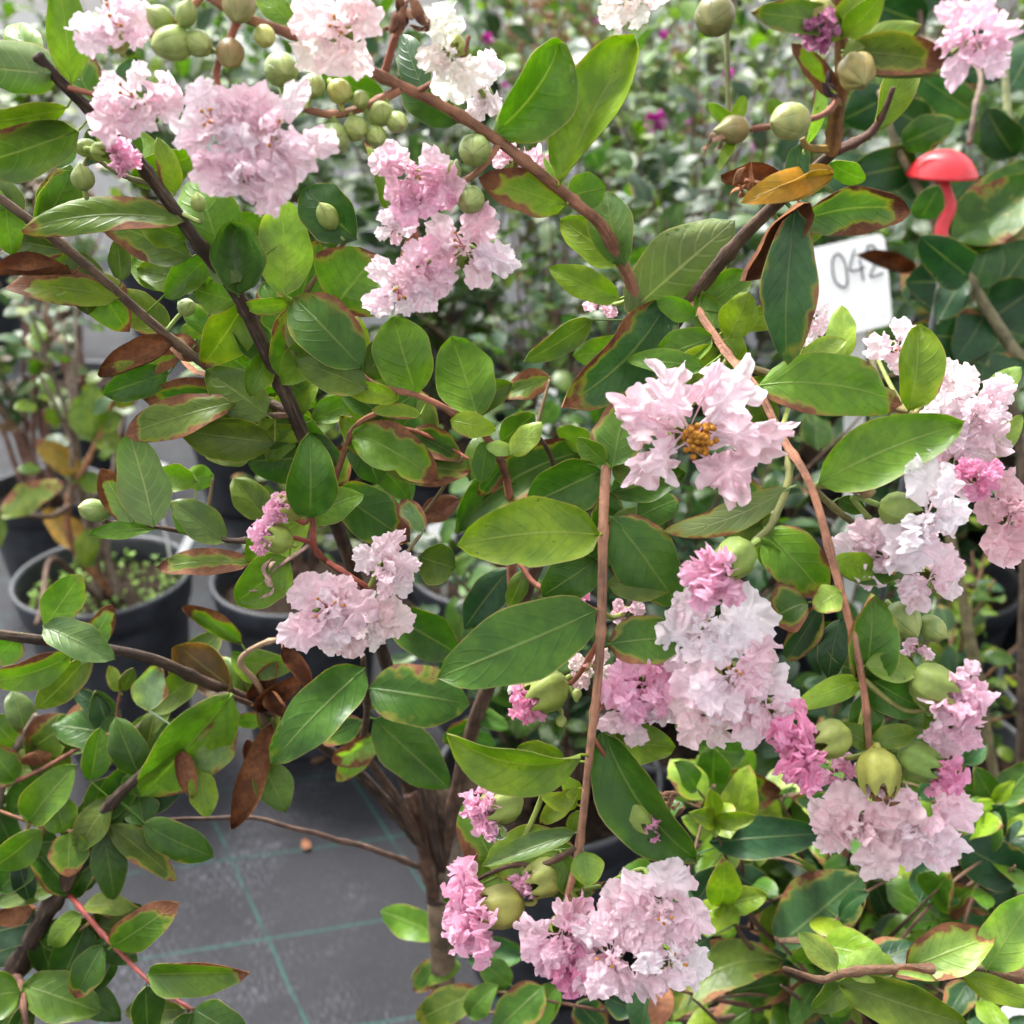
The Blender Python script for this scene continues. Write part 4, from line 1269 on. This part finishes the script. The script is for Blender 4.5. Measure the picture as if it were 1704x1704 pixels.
for q in [(1150, 1322, 1298, 1310, 92, 'd', .36), (1200, 1352, 1328, 1388, 86, 'd', .38), (1180, 1402, 1370, 1386, 74, 'k', .2), (1452, 1346, 1314, 1326, 48, 'q', 0),
          (1340, 1572, 1448, 1518, 76, 'd', .35), (1262, 1490, 1336, 1420, 70, 'd', .15), (1312, 1632, 1205, 1652, 66, 'd', .38),
          (1320, 1700, 1352, 1630, 66, 'k', 0), (1572, 1460, 1460, 1498, 60, 'g', .34), (1505, 1542, 1624, 1528, 80, 'd', .38), (1640, 1548, 1632, 1462, 58, 'q', .1),
          (1600, 1440, 1500, 1380, 84, 'k', 0), (1700, 1460, 1590, 1400, 90, 'k', .15), (1660, 1345, 1620, 1275, 46, 'd', 0), (1665, 1340, 1720, 1270, 60, 'd', 0),
          (1650, 1335, 1590, 1300, 50, 'd', .15), (1650, 1345, 1720, 1360, 50, 'd', .1), (1600, 1270, 1640, 1235, 36, 'q', 0), (1560, 1340, 1500, 1290, 56, 'd', .2),
          (1240, 1255, 1160, 1240, 60, 'd', .2), (1160, 1280, 1140, 1345, 56, 'k', 0), (1250, 1300, 1180, 1270, 70, 'd', .3), (1230, 1425, 1140, 1400, 70, 'k', 0),
          (1220, 1440, 1130, 1470, 60, 'k', 0), (1380, 1440, 1290, 1420, 70, 'k', .1), (1400, 1470, 1470, 1540, 60, 'k', 0), (1450, 1560, 1530, 1580, 60, 'k', 0),
          (1550, 1580, 1620, 1600, 60, 'q', 0), (1180, 1560, 1120, 1600, 60, 'k', 0), (1250, 1680, 1180, 1730, 70, 'd', 0), (1420, 1660, 1330, 1720, 70, 'k', 0),
          (1640, 1560, 1700, 1520, 60, 'q', 0), (1690, 1630, 1600, 1660, 60, 'q', 0), (1085, 1622, 1066, 1724, 62, 'q', .2), (1110, 1640, 1090, 1715, 40, 'b', 0),
          (905, 1642, 820, 1720, 70, 'd', 0), (800, 1650, 694, 1698, 62, 'v', .35), (930, 1640, 880, 1710, 54, 'd', 0), (960, 1670, 1010, 1720, 60, 'k', 0),
          (780, 1690, 830, 1640, 50, 'd', 0), (850, 1640, 800, 1600, 50, 'd', .1), (1010, 1660, 1060, 1680, 50, 'k', 0), (1500, 1300, 1440, 1260, 44, 'd', 0),
          (1330, 1290, 1400, 1320, 54, 'k', 0), (1480, 1640, 1440, 1600, 60, 'k', 0), (1530, 1500, 1570, 1430, 66, 'k', 0), (1370, 1520, 1330, 1470, 60, 'k', 0),
          (1160, 1500, 1200, 1440, 56, 'k', .1), (1600, 1500, 1690, 1480, 60, 'k', .1), (1140, 1430, 1080, 1390, 50, 'k', 0), (1480, 1420, 1540, 1380, 56, 'k', 0)]:
    l(*q[:5], q[5], br=q[6], o=U(-.01, .03))
l(1292, 1578, 1436, 1456, 122, 'q', br=.34, o=-.04, r=-10, j=.04)
l(1302, 1598, 1116, 1704, 92, 'v', br=.36, o=-.05, r=20, f=.35, bend=-.14, j=.05)
for cx, cy, tips in ((1188, 1368, ((1184, 1312, 34), (1146, 1352, 38), (1258, 1358, 34), (1190, 1395, 24))), (1200, 1506, ((1204, 1426, 58), (1278, 1488, 46), (1168, 1524, 40), (1230, 1535, 30))),
                     (1655, 1334, ((1690, 1300, 26), (1620, 1345, 24), (1665, 1365, 22)))):
    for tx, ty, w in tips: l(cx, cy, tx, ty, w, 'y', o=-.03, f=.4, br=.12)
for i in range(44):
    s0 = rnd.choice(lr.S)[3]; e = P(U(1080, 1720), U(1230, 1720), U(.74, .95))
    if (e - s0).length < .2: lr.spray([s0, s0.lerp(e, .5) + Vector((0, 0, .015)), e], 2, .046, 'dgdyk', brown=.2)

# ---------------------------------------------------------------- lime-leaved branch from the right
rb = Plant("lime_leaved_shrub", "shrub reaching in with one brown branch of pale lime leaves above the dark rounded leaves", "shrub", (.62, .60, 0))
pot(rb.root, .62, .60, .12, .24)
rb.branch([Vector((.62, .60, .2)), Vector((.60, .58, .45)), P(1900, 1640, .63), (1704, 1623, .60), (1597, 1618, .59), (1491, 1613, .585), (1403, 1618, .58), (1365, 1630, .58), (1305, 1614, .578)], .006, .0012, (.16, .085, .05), wob=.002)
def l(*a, **k): return rb.leaf(*a, **k)
l(1393, 1613, 1328, 1552, 46, 'l', o=-.006); l(1406, 1612, 1488, 1600, 56, 'l', o=.006, r=10); l(1505, 1613, 1654, 1558, 86, 'l', o=.008, r=-6)
l(1642, 1613, 1724, 1484, 90, 'l', o=-.004, r=8); l(1600, 1623, 1730, 1672, 44, 'y', o=-.004); l(1392, 1634, 1610, 1704, 84, 'v', o=.014, r=10)
l(1480, 1618, 1560, 1632, 22, 'l'); l(1700, 1628, 1790, 1560, 70, 'l'); l(1420, 1622, 1350, 1680, 50, 'v', o=.02); l(1600, 1618, 1680, 1590, 40, 'y', o=.02)

# ---------------------------------------------------------------- unflowered shrub in the lower left corner
ol = P(-140, 1900, .80)
lp = Plant("young_crape_myrtle", "shrub of dark and olive leaves on brown stems, no flowers, overhanging the bare grid fabric", "shrub", (ol.x, ol.y, 0))
pot(lp.root, ol.x, ol.y, .12, .24)
b = lp.branch
lp.mul = .72
b([drop(ol, .2), ol, (-20, 1680, .76), (25, 1615, .74), (72, 1530, .72), (115, 1460, .71), (150, 1385, .70), (190, 1335, .69), (226, 1298, .68), (300, 1230, .68)], .0095, .0022, DARK, sides=10, wob=.002)
b([(116, 1490, .71), (146, 1525, .69), (176, 1560, .68), (243, 1628, .66), (290, 1662, .655), (322, 1680, .65)], .0019, .0010, (.20, .040, .032), M_STEM)
b([(150, 1385, .70), (100, 1383, .69), (60, 1372, .68), (-20, 1342, .68)], .0017, .0010, (.16, .07, .035))
b([(20, 1620, .74), (36, 1640, .70), (40, 1680, .68), (50, 1740, .68)], .0026, .0018, (.14, .06, .04))
b([ol, (-60, 1500, .80), (0, 1310, .78), (30, 1238, .77), (60, 1190, .76)], .005, .002, GREYB, wob=.002)
b([(0, 1310, .78), (60, 1285, .76), (140, 1240, .75), (190, 1215, .74), (196, 1180, .735), (200, 1150, .73)], .0016, .0010, (.20, .075, .05))
b([(196, 1240, .74), (250, 1190, .74), (300, 1140, .74)], .0016, .001, GREYB)
def l(*a, **k): return lp.leaf(*a, **k)
l(48, 1368, 128, 1272, 70, 'g', j=.06); l(106, 1386, 88, 1320, 60, 'g', o=-.006); l(150, 1378, 218, 1288, 84, 'd', o=.01, br=.2); l(116, 1386, 114, 1460, 64, 'g', o=-.006, r=5)
l(172, 1382, 190, 1498, 58, 'd'); l(182, 1372, 294, 1466, 50, 'v', br=.25, o=-.004); l(240, 1370, 356, 1426, 64, 'd', o=.006); l(240, 1372, 228, 1318, 60, 'd', o=.02)
l(150, 1300, 166, 1210, 50, 'g', o=-.004); l(56, 1242, 128, 1198, 76, 'v', br=.3); l(60, 1250, 60, 1275, 50, 'b'); l(186, 1232, 158, 1148, 54, 'q', o=.01)
l(206, 1246, 284, 1178, 46, 'g'); l(200, 1150, 182, 1108, 26, 'y'); l(202, 1150, 222, 1112, 28, 'v', br=.2); l(66, 1382, -14, 1444, 60, 'g')
l(108, 1466, -6, 1504, 52, 'v', br=.2); l(60, 1510, -6, 1525, 44, 'b', ec=.8); l(136, 1520, 82, 1574, 46, 'g'); l(138, 1510, 224, 1512, 40, 'l', f=.5, r=-24)
l(150, 1502, 250, 1530, 36, 'v', br=.4, o=.02); l(186, 1576, 298, 1502, 66, 'g', o=-.004); l(172, 1572, 126, 1660, 56, 'd'); l(66, 1540, 90, 1625, 50, 'd', o=.01); l(36, 1618, 60, 1578, 34, 'l')
l(38, 1640, 168, 1684, 84, 'g', o=-.012, r=-10, j=.05); l(34, 1650, -30, 1660, 80, 'g', o=-.006); l(246, 1622, 416, 1618, 66, 'g', f=.7, r=30, o=-.004, bend=.03)
l(242, 1640, 246, 1730, 60, 'd'); l(322, 1680, 414, 1730, 66, 'd'); l(320, 1684, 300, 1740, 50, 'd'); l(100, 1400, 20, 1400, 50, 'd', o=.02); l(60, 1420, 0, 1480, 60, 'd', o=.03)
l(40, 1560, -20, 1600, 60, 'k', o=.02); l(80, 1600, 130, 1560, 50, 'k', o=.03); l(100, 1640, 200, 1700, 60, 'd', o=.04); l(30, 1300, -20, 1240, 60, 'g'); l(20, 1280, 100, 1290, 50, 'v', o=.02)
l(30, 1240, -20, 1190, 60, 'g'); l(40, 1220, 20, 1150, 50, 'p'); l(130, 1245, 100, 1190, 46, 'g'); l(130, 1420, 180, 1350, 50, 'k', o=.03); l(30, 1430, 50, 1500, 40, 'k', o=.03)
l(160, 1570, 230, 1600, 40, 'd', o=.02); l(110, 1470, 170, 1450, 44, 'k', o=.03); l(120, 1560, 190, 1520, 40, 'v', o=.03, br=.3)

for i in range(42):
    q = rnd.choice([q for q in lp.S if -40 < q[0] < 330 and 1060 < q[1] < 1720])
    an = U(0, 6.28); L = U(80, 140)
    l(q[0] + U(-8, 8), q[1] + U(-8, 8), q[0] + L * math.cos(an), q[1] + L * math.sin(an), L * U(.45, .6), rnd.choice('ddkdv'), o=U(.005, .05), z=q[2])

# ---------------------------------------------------------------- broad-leaved plant at the right edge
qb = P(1850, 900, 1.12)
rp = Plant("broad_leaved_plant", "tall plant of big pointed bluish green leaves around the red mushroom ornament", "plant", (qb.x, qb.y, 0))
pot(rp.root, qb.x, qb.y, .16, .30)
rp.branch([drop(qb, .25), drop(qb, .55), P(1800, 780, 1.10), (1704, 612, 1.06), (1640, 510, 1.04), (1585, 420, 1.02), (1540, 335, 1.02), (1490, 240, 1.0), (1465, 150, 1.0)], .008, .003, (.20, .18, .10), sides=10)
rp.branch([drop(qb, .25), P(1780, 600, 1.12), (1700, 350, 1.10), (1680, 230, 1.08), (1672, 120, 1.08), (1660, 30, 1.08)], .007, .003, (.24, .26, .12), M_STEM)
rp.branch([drop(qb, .25), P(1700, 760, 1.2), (1600, 560, 1.2), (1560, 400, 1.2), (1540, 150, 1.18), (1530, 0, 1.18)], .006, .003, (.10, .07, .05))
rp.branch([drop(qb, .25), P(1560, 800, 1.2), (1460, 640, 1.45), (1440, 400, 1.5), (1440, 300, 1.5)], .006, .003, (.14, .12, .06))
rp.branch([P(1530, 60, 1.18), P(1625, 110, 1.05), P(1622, 180, .99), P(1612, 240, .98)], .003, .002, (.12, .08, .06))
def l(*a, **k): return rp.leaf(*a, **k)
for q in [(1625, 190, 1505, 110, 62, 'q'), (1540, 330, 1470, 260, 60, 'k'), (1600, 425, 1720, 270, 110, 'd'), (1570, 400, 1760, 330, 120, 'd'), (1640, 510, 1720, 400, 110, 'q'),
          (1620, 480, 1650, 395, 70, 'q'), (1610, 470, 1505, 470, 100, 'k'), (1630, 560, 1470, 570, 90, 'k'), (1650, 530, 1720, 480, 110, 'k'), (1640, 520, 1590, 600, 80, 'k'),
          (1660, 560, 1500, 560, 90, 'k'), (1560, 360, 1620, 290, 50, 'q'), (1700, 600, 1640, 660, 80, 'k'), (1550, 330, 1430, 320, 70, 'k'), (1520, 270, 1400, 300, 80, 'k'),
          (1500, 240, 1590, 200, 60, 'd'), (1480, 180, 1560, 220, 70, 'k'), (1690, 260, 1640, 180, 70, 'k'), (1690, 250, 1760, 170, 80, 'k'), (1680, 190, 1620, 240, 60, 'q'),
          (1680, 150, 1730, 60, 70, 'k'), (1660, 60, 1590, 20, 80, 'k'), (1670, 100, 1600, 130, 60, 'k'), (1560, 300, 1640, 330, 70, 'k'), (1480, 160, 1400, 200, 80, 'k'),
          (1470, 170, 1440, 80, 70, 'd'), (1470, 140, 1540, 90, 70, 'k'), (1540, 40, 1460, 10, 80, 'k'), (1530, 40, 1600, -20, 80, 'k'), (1450, 560, 1380, 640, 80, 'k'),
          (1500, 620, 1560, 560, 80, 'k'), (1700, 650, 1740, 560, 90, 'k'), (1690, 400, 1640, 450, 60, 'k'), (1700, 380, 1760, 420, 90, 'k'), 
          (1440, 330, 1380, 260, 80, 'k'), (1440, 310, 1500, 350, 70, 'k'), (1570, 440, 1510, 500, 60, 'k'), (1590, 580, 1690, 640, 90, 'k'), (1560, 520, 1505, 440, 60, 'k')]:
    l(*q[:5], q[5], o=U(-.02, .05), pt=.78, wav=.03)
l(1530, 365, 1564, 308, 50, 'q', o=-.09); l(1612, 462, 1530, 392, 74, 'k', o=-.10); l(1600, 470, 1560, 540, 60, 'k', o=-.08)

# ---------------------------------------------------------------- red mushroom ornament
mc = P(1567, 292, 1.0); rr = 58 * 1.0 / FPX
mu = empty("mushroom_ornament", (mc.x, mc.y + .0, .26), "red plastic mushroom garden ornament on a bent stem among the broad leaves", "ornament")
mb = MB()
mb.lathe([(0, rr * .72), (rr * .25, rr * .70), (rr * .5, rr * .60), (rr * .72, rr * .44), (rr * .88, rr * .24), (rr * .98, rr * .05), (rr, 0), (rr * .98, -rr * .03), (rr * .6, -rr * .02), (rr * .22, -rr * .06), (0, -rr * .06)], 0, 40)
put("cap", mb.mesh("cap", [M_RED]), mu, loc=mc)
mb = MB()
pts = spline([Vector((0, 0, 0)), P(1572, 318, 1.0) - mc, P(1580, 345, 1.0) - mc, P(1566, 385, 1.0) - mc, P(1572, 430, 1.0) - mc], 6)
mb.tube(pts, [.009] * 2 + [.0062] * (len(pts) - 2), 0, 10)
put("stem", mb.mesh("stem", [M_RED]), mu, loc=mc)
mb = MB(); mb.tube([P(1572, 426, 1.0) - mc, Vector((0, 0, .24 - mc.z))], .0028, 0, 8)
put("stake", mb.mesh("stake", [M_POT]), mu, loc=mc)

# ---------------------------------------------------------------- white plant labels
D0 = [[(-.1, -1), (-.8, -.5), (-.5, .6), (.3, 1.0), (.75, .4), (.4, -.7), (-.1, -1)]]
D4 = [[(.35, 1.0), (-.75, -.2), (.8, -.2)], [(.55, .35), (.25, -1.0)]]
D2 = [[(-.5, .55), (-.1, 1.0), (.55, .8), (.3, .0), (-.85, -.95), (.65, -.9)]]
plant_label(1412, 478, 1.35, 182, 156, "white plastic label numbered 042 on a stake beside the mushroom ornament", [(-.04, .19, .095, .19, D0), (.13, .21, .095, .18, D4), (.31, .22, .09, .17, D2)], tilt=math.radians(-10), yaw=math.radians(10), soil_z=.28, taper=.62, foot=1420)
plant_label(1130, 470, 1.45, 120, 90, "white numbered label on a stake half hidden behind the yellowing curled leaf", [(-.1, .1, .11, .3, D0), (.14, .1, .11, .3, D4)], tilt=math.radians(-4), yaw=math.radians(-8), soil_z=.2, taper=.7)
def l(*a, **k): return rp.leaf(*a, **k)
l(1512, 452, 1424, 424, 40, 'n', br=1, ec=1.6, f=.8, o=-.03)
# ---------------------------------------------------------------- potted plants standing in rows behind
def bush(name, label, x, y, pr, ph, h, spread, stems, nodes, size, kinds, leafy=.25, n_obj=90, col=BROWN, pot_on=True, group=None, brown=.1, beads=0, flowers=0, fcol=(.55, .05, .45), narrow=.5, trunk=.005, cat="shrub", lean=(0, 0), seedlings=False):
    p = Plant(name, label, cat, (x, y, 0), group)
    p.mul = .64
    if pot_on: pot(p.root, x, y, pr, ph)
    spots = []
    tips = []
    z0 = ph * .84 if pot_on else 0
    for i in range(stems):
        a = U(0, 6.28); sp = spread * math.sqrt(U(.02, 1)); hh = h * U(.72, 1.05)
        b0 = Vector((x + U(-.25, .25) * pr, y + U(-.25, .25) * pr, z0))
        t = Vector((x + math.cos(a) * sp + lean[0], y + math.sin(a) * sp + lean[1], hh))
        m = b0.lerp(t, .5) + Vector((-math.cos(a) * sp * .25 + U(-.02, .02), -math.sin(a) * sp * .25 + U(-.02, .02), 0))
        V = p.branch([b0, m, t], trunk * U(.7, 1.1), trunk * .25, col, sides=6, knots=False, name="stem", reg=False, wob=.006)
        tips.append(t)
        n = len(V)
        for k in range(nodes):
            u = leafy + (1 - leafy) * (k + U(0, 1)) / nodes
            idx = min(n - 2, int(u * (n - 1))); d = (V[idx + 1] - V[idx]).normalized()
            q = V[idx].lerp(V[idx + 1], U(0, 1))
            for sg in range(2):
                a1, a2 = perp(d); rot = U(0, 6.28)
                lat = a1 * math.cos(rot) + a2 * math.sin(rot)
                dr = (d * U(.1, .8) + lat + Vector((0, 0, U(-.4, .3)))).normalized()
                q2 = q + lat * U(0, size * 1.3) * (1 if U(0, 1) < .6 else 0)
                spots.append((q2, dr, size * U(.6, 1.2)))
    # nearest to the path are separate leaves, the remainder is one mass
    spots.sort(key=lambda s: s[0].y + U(0, .06))
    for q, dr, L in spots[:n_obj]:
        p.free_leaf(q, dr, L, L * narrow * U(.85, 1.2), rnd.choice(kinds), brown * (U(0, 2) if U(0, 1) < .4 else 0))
    rest = spots[n_obj:]
    by = {}
    for s in rest: by.setdefault(rnd.choice(kinds), []).append(s)
    for k, lst in by.items():
        mb = MB()
        for q, dr, L in lst:
            up = (Vector((U(-.6, .6), U(-.9, .3), 1))).normalized()
            n = (up - up.dot(dr) * dr).normalized(); yy = n.cross(dr); W = L * narrow * U(.85, 1.2) / 2
            o = q - p.base; f = U(.05, .3)
            rows = [[o, o, o]]
            for t, w in ((.28, .85), (.6, 1.0), (.85, .62), (1, .02)):
                c = o + dr * L * t + n * L * .12 * math.sin(t * 3)
                rows.append([c - yy * W * w + n * W * f * w, c, c + yy * W * w + n * W * f * w])
            mb.grid(rows, 0, [[(0, t), (.5, t), (1, t)] for t in (0, .28, .6, .85, 1)])
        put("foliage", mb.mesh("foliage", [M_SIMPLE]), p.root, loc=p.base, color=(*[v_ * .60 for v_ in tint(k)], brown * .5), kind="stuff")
    for i in range(beads):
        t = rnd.choice(tips); mb = MB()
        V = [t + Vector((U(-.01, .01) * k, U(-.01, .01) * k, .035 * k)) for k in range(7)]
        mb.tube([v - t for v in V], .0016, 0, 5)
        for k in range(46):
            c = V[rnd.randrange(7)] - t + Vector((U(-1, 1), U(-1, 1), U(-.8, 1))) * .022
            mb.lathe([(0, -.006), (.0055, -.002), (.0055, .002), (0, .006)], 0, 6, c)
        put("seed_spike", mb.mesh("seed_spike", [M_BUD]), p.root, loc=t, color=(.30, .15, .08, 1))
    for i in range(flowers):
        t = rnd.choice(tips) + Vector((U(-.05, .05), U(-.1, 0), U(-.12, .03)))
        mb = MB()
        for k in range(9):
            d = Vector((U(-1, 1), U(-1, .4), U(-.6, 1))).normalized(); a1, a2 = perp(d)
            mb.grid([[-a1 * .001, a1 * .001], [d * .007 - a1 * .006, d * .007 + a1 * .006 + a2 * .002], [d * .015 - a1 * .004, d * .014 + a1 * .004]], 0)
        mb.tube([Vector((0, 0, 0)), Vector((U(-.02, .02), .02, -.06))], .0008, 0, 4)
        put("flower", mb.mesh("flower", [M_BUD]), p.root, loc=t, color=(*fcol, 1))
    return p

# front row of black pots
b1 = bush("potted_young_shrub", "thin stemmed young shrub with yellowing leaves in a black pot of weedy soil", P(162, 950, 1.9).x, 1.70, .145, .34, .86, .16, 5, 5,   .05, 'gqgy', .45, 60, GREYB, trunk=.008, narrow=.55, brown=.2)
mb = MB()
for i in range(150):
    a, r_ = U(0, 6.28), .13 * math.sqrt(U(.05, 1)); c = Vector((math.cos(a) * r_, math.sin(a) * r_, 0)); hh = U(.004, .022)
    for k in range(rnd.choice((2, 3, 4))):
        d = Vector((U(-1, 1), U(-1, 1), .5)).normalized(); s_, _ = perp(d); L = U(.005, .011)
        o = c + Vector((0, 0, hh)); mb.grid([[o - s_ * .001, o + s_ * .001], [o + d * L * .6 - s_ * L * .4, o + d * L * .6 + s_ * L * .4], [o + d * L - s_ * .001, o + d * L + s_ * .001]], 0)
    mb.tube([c - Vector((0, 0, .01)), c + Vector((0, 0, hh))], .0006, 0, 4)
put("seedlings", mb.mesh("seedlings", [M_BUD]), b1.root, loc=Vector((b1.base.x, b1.base.y, .295)), color=(.17, .30, .05, 1), kind="stuff")
# traced leaves of that young shrub
b1.branch([Vector((b1.base.x + .02, b1.base.y, .28)), P(118, 900, 1.86), P(118, 820, 1.82), P(140, 780, 1.80), P(175, 705, 1.78), P(190, 660, 1.77)], .008, .003, (.28, .13, .06))
b1.branch([P(118, 830, 1.82), P(120, 760, 1.80), P(118, 640, 1.80), P(125, 590, 1.79)], .005, .003, GREYB)
b1.branch([Vector((b1.base.x, b1.base.y - .02, .28)), P(90, 930, 1.8), P(70, 1010, 1.55), P(60, 1040, 1.5)], .005, .003, BROWN)
b1.branch([P(118, 840, 1.82), P(80, 860, 1.78), P(0, 850, 1.7), P(-40, 840, 1.7)], .005, .003, BROWN)
def l(*a, **k): return b1.leaf(*a, **k)
l(150, 732, 150, 638, 76, 'l', bite=(1, .8, .5)); l(134, 788, 60, 732, 46, 'o'); l(168, 710, 206, 690, 40, 'y'); l(156, 918, 72, 848, 48, 'o', j=.05); l(160, 730, 205, 735, 46, 'y')
l(140, 790, 166, 820, 40, 'y'); l(0, 858, 106, 802, 50, 'l'); l(4, 860, -20, 920, 40, 'y'); l(150, 880, 140, 940, 40, 'y', o=-.05); l(125, 920, 160, 940, 30, 'y'); l(185, 670, 230, 650, 40, 'y')
for i, (px_, lab) in enumerate(((490, "black potted shrub standing to the right of the pot of weedy soil"), (820, "black potted shrub behind the long hanging stem, its rim tags white"), (1290, "black potted shrub behind the open blossom with orange stamens"))):
    X = (px_ - 852) / FPX * 1.92
    bush("potted_shrub", lab, X, 1.72 + .03 * i, .145, .33, .72 + .05 * i, .17, 6, 6, .05, 'dgk' if i else 'gvv', .3, 50, BROWN, group=None, narrow=.55)
X5 = (1600 - 852) / FPX * 1.5
bush("potted_small_leaved_shrub", "fine twiggy shrub with tiny yellow green leaves right of the hanging stem", X5, 1.28, .13, .28, .62, .20, 11, 9, .032, 'yygd', .15, 110, (.17, .09, .05), narrow=.6)
# sparse pink-tinted plant on the left
bush("bare_stemmed_plant", "sparse branching plant with small dull green and pinkish leaves on the open fabric at left", -1.05, 2.25, .13, .26, .95, .34, 12, 8, .05, 'qqpx', .35, 120, (.20, .11, .085), narrow=.62, trunk=.007)
bush("bare_stemmed_plant", "leafier dull green plant with reddish stems behind the sparse pinkish one", -1.25, 3.0, .14, .28, 1.05, .34, 12, 10, .055, 'qpkx', .3, 110, (.22, .09, .07), narrow=.6)
# packed rows of pots between the front shrub and the back row
for row, (y, xs) in enumerate(((1.16, (.06, .42)), (1.34, (.20, .90)), (1.76, (.24, .78, 1.10)), (2.06, (.42, .74, 1.06)), (2.38, (-.14, .72, 1.05, 1.36)), (2.72, (-.75, -.1, 1.2)), (3.2, (-.6, -.2, .55, 1.0, 1.5)))):
    for x in xs:
        kk, adj = rnd.choice((('dkk', "deep green"), ('dkq', "bluish green"), ('gdk', "mottled green"), ('ggq', "fresh green"))[:2 if y < 2 else 4])
        bush("nursery_shrub", adj + " bushy shrub in a black pot in the packed rows behind the blossoms", x + U(-.03, .03), y + U(-.03, .03), .145, .32, U(.78, .95) + .11 * row - (.22 if row < 2 else .1), .21 + .03 * row, 12, 11, .05 + .006 * row, kk, .2, 45, BROWN, group="shrubs in the packed rows", narrow=.56)
# middle distance
bush("round_leaved_shrub", "grey green shrub with small round leaves behind the central pink flower cluster", .06, 2.15, .14, .30, .98, .27, 15, 10, .048, 'qqpg', .3, 180, (.14, .09, .06), narrow=.66)
bush("round_leaved_shrub", "grey green bush left of the central pink flowers with fine dark twigs", -.45, 2.4, .14, .30, .95, .28, 13, 10, .05, 'qdgk', .3, 140, (.14, .09, .06), narrow=.6)
fern = bush("fern_leaved_shrub", "bright green fine leaved shrub dotted with magenta flowers and brown seed spikes", .40, 2.55, .16, .32, 1.32, .34, 20, 16, .042, 'ggyg', .2, 240, (.12, .08, .05), narrow=.34, beads=9, flowers=5)
bush("fern_leaved_shrub", "tall fine leaved shrub with brown beaded seed spikes at its top", .10, 3.0, .16, .32, 1.42, .34, 16, 14, .05, 'gqyg', .2, 150, (.2, .11, .07), narrow=.36, beads=10, flowers=3)
bush("fern_leaved_shrub", "deep green fine leaved shrub right of the seed spikes", .85, 2.8, .16, .32, 1.35, .36, 16, 14, .055, 'gdgk', .2, 140, (.12, .08, .05), narrow=.4, beads=4, flowers=2)
# back row
for i, (x, y, h, kk, lab) in enumerate(((-2.1, 4.3, 1.1, 'gqy', "loose green bush in the back row at the left end"), (-1.45, 4.5, 1.25, 'gdy', "bright green bush in the back row beside the left end bush"),
        (-.8, 4.2, 1.2, 'qgg', "dusky green back row bush behind the pale flower at upper left"), (-.2, 4.4, 1.3, 'qpg', "pale green back row bush under the white board"),
        (.45, 4.3, 1.4, 'gqp', "pale green broad back row bush behind the seed spikes"), (1.1, 4.2, 1.45, 'gdk', "dark back row bush behind the deep green fine leaved shrub"), (1.8, 4.0, 1.4, 'kd', "dark back row bush at the right end"))):
    bush("back_row_bush", lab, x, y, .17, .34, h, .42, 14, 13, .085, kk, .2, 60, (.12, .08, .06), narrow=.55, group="bushes in the back row")
for i, (x, h, lab) in enumerate(((-2.7, 1.5, "far hedge bush behind the left end"), (-1.2, 1.35, "far hedge bush beside the white board"), (.6, 1.5, "far hedge bush behind the pale broad bush"), (2.2, 1.6, "far hedge bush behind the right end"))):
    bush("hedge_bush", lab, x, 6.2, .3, .1, h, .85, 18, 26, .12, 'gdq', .05, 0, pot_on=False, narrow=.5, trunk=.02)
plant_label(455, 82, 3.9, 120, 70, "plain white board on a stake standing among the back row bushes", soil_z=0, name="white_board")
# small tags at the pots
plant_label(905, 690, 1.90, 26, 90, "narrow white strip tag standing in the pot behind the central leaves", tilt=math.radians(12), soil_z=.27, stake=.3)
plant_label(735, 890, 1.90, 40, 44, "small white tag at the rim of the central black pot", tilt=math.radians(-20), soil_z=.27)
plant_label(306, 915, 1.98, 14, 56, "thin white tag leaning on the rim of the pot of weedy soil", tilt=math.radians(24), soil_z=.27)
plant_label(262, 790, 1.92, 20, 44, "little white tag hung low on the thin stemmed young shrub", tilt=math.radians(18), soil_z=.27)
plant_label(1690, 1690, .92, 60, 40, "clear white tag low in the bottom right behind the lime leaves", tilt=math.radians(-30), soil_z=.2)

# magenta blooms that show between the front leaves
for (px_, py_, zz, sc_) in ((1092, 202, 1.85, 1.35), (812, 64, 2.1, .8), (1213, 124, 1.9, .7), (1105, 60, 2.0, .7)):
    t = P(px_, py_, zz); mb = MB()
    for k in range(22):
        dd = Vector((U(-1, 1), U(-1, .5), U(-.8, 1))).normalized(); a1, a2 = perp(dd); s_ = sc_
        mb.grid([[-a1 * .001, a1 * .001], [dd * .009 * s_ - a1 * .007 * s_, dd * .009 * s_ + a1 * .007 * s_ + a2 * .003], [dd * .016 * s_ - a1 * .006 * s_, dd * .015 * s_ + a1 * .006 * s_]], 0)
    mb.tube([Vector((0, 0, 0)), Vector((0, .03, -.10)), Vector((fern.base.x, fern.base.y, .9)) - t], .0012, 1, 5)
    put("flower", mb.mesh("flower", [M_BUD, M_GREEN]), fern.root, loc=t, color=(.50, .03, .36, 1))
# litter on the fabric
for (px_, py_, rz, k_, lab) in ((516, 1272, .4, 'x', "tiny tan withered petal lying on the fabric left of the trunk"), (512, 1420, 1.9, 'b', "small brown fallen leaf lying on the fabric under the thin bare twig")):
    zd_ = CAM.z / (math.sin(PITCH) + (py_ - 852) / FPX * math.cos(PITCH)); t = P(px_, py_, zd_); t.z = .006
    o = put("fallen_leaf" if k_ == 'b' else "fallen_petal", free_leaf_mesh(), None, Matrix.Translation(t) @ Matrix.Rotation(rz, 4, 'Z') @ Matrix.Diagonal((.030, .015, .018, 1)), color=(*tint(k_), 1 if k_ == 'b' else 0))
    tag(o, lab, "leaf" if k_ == 'b' else "petal")
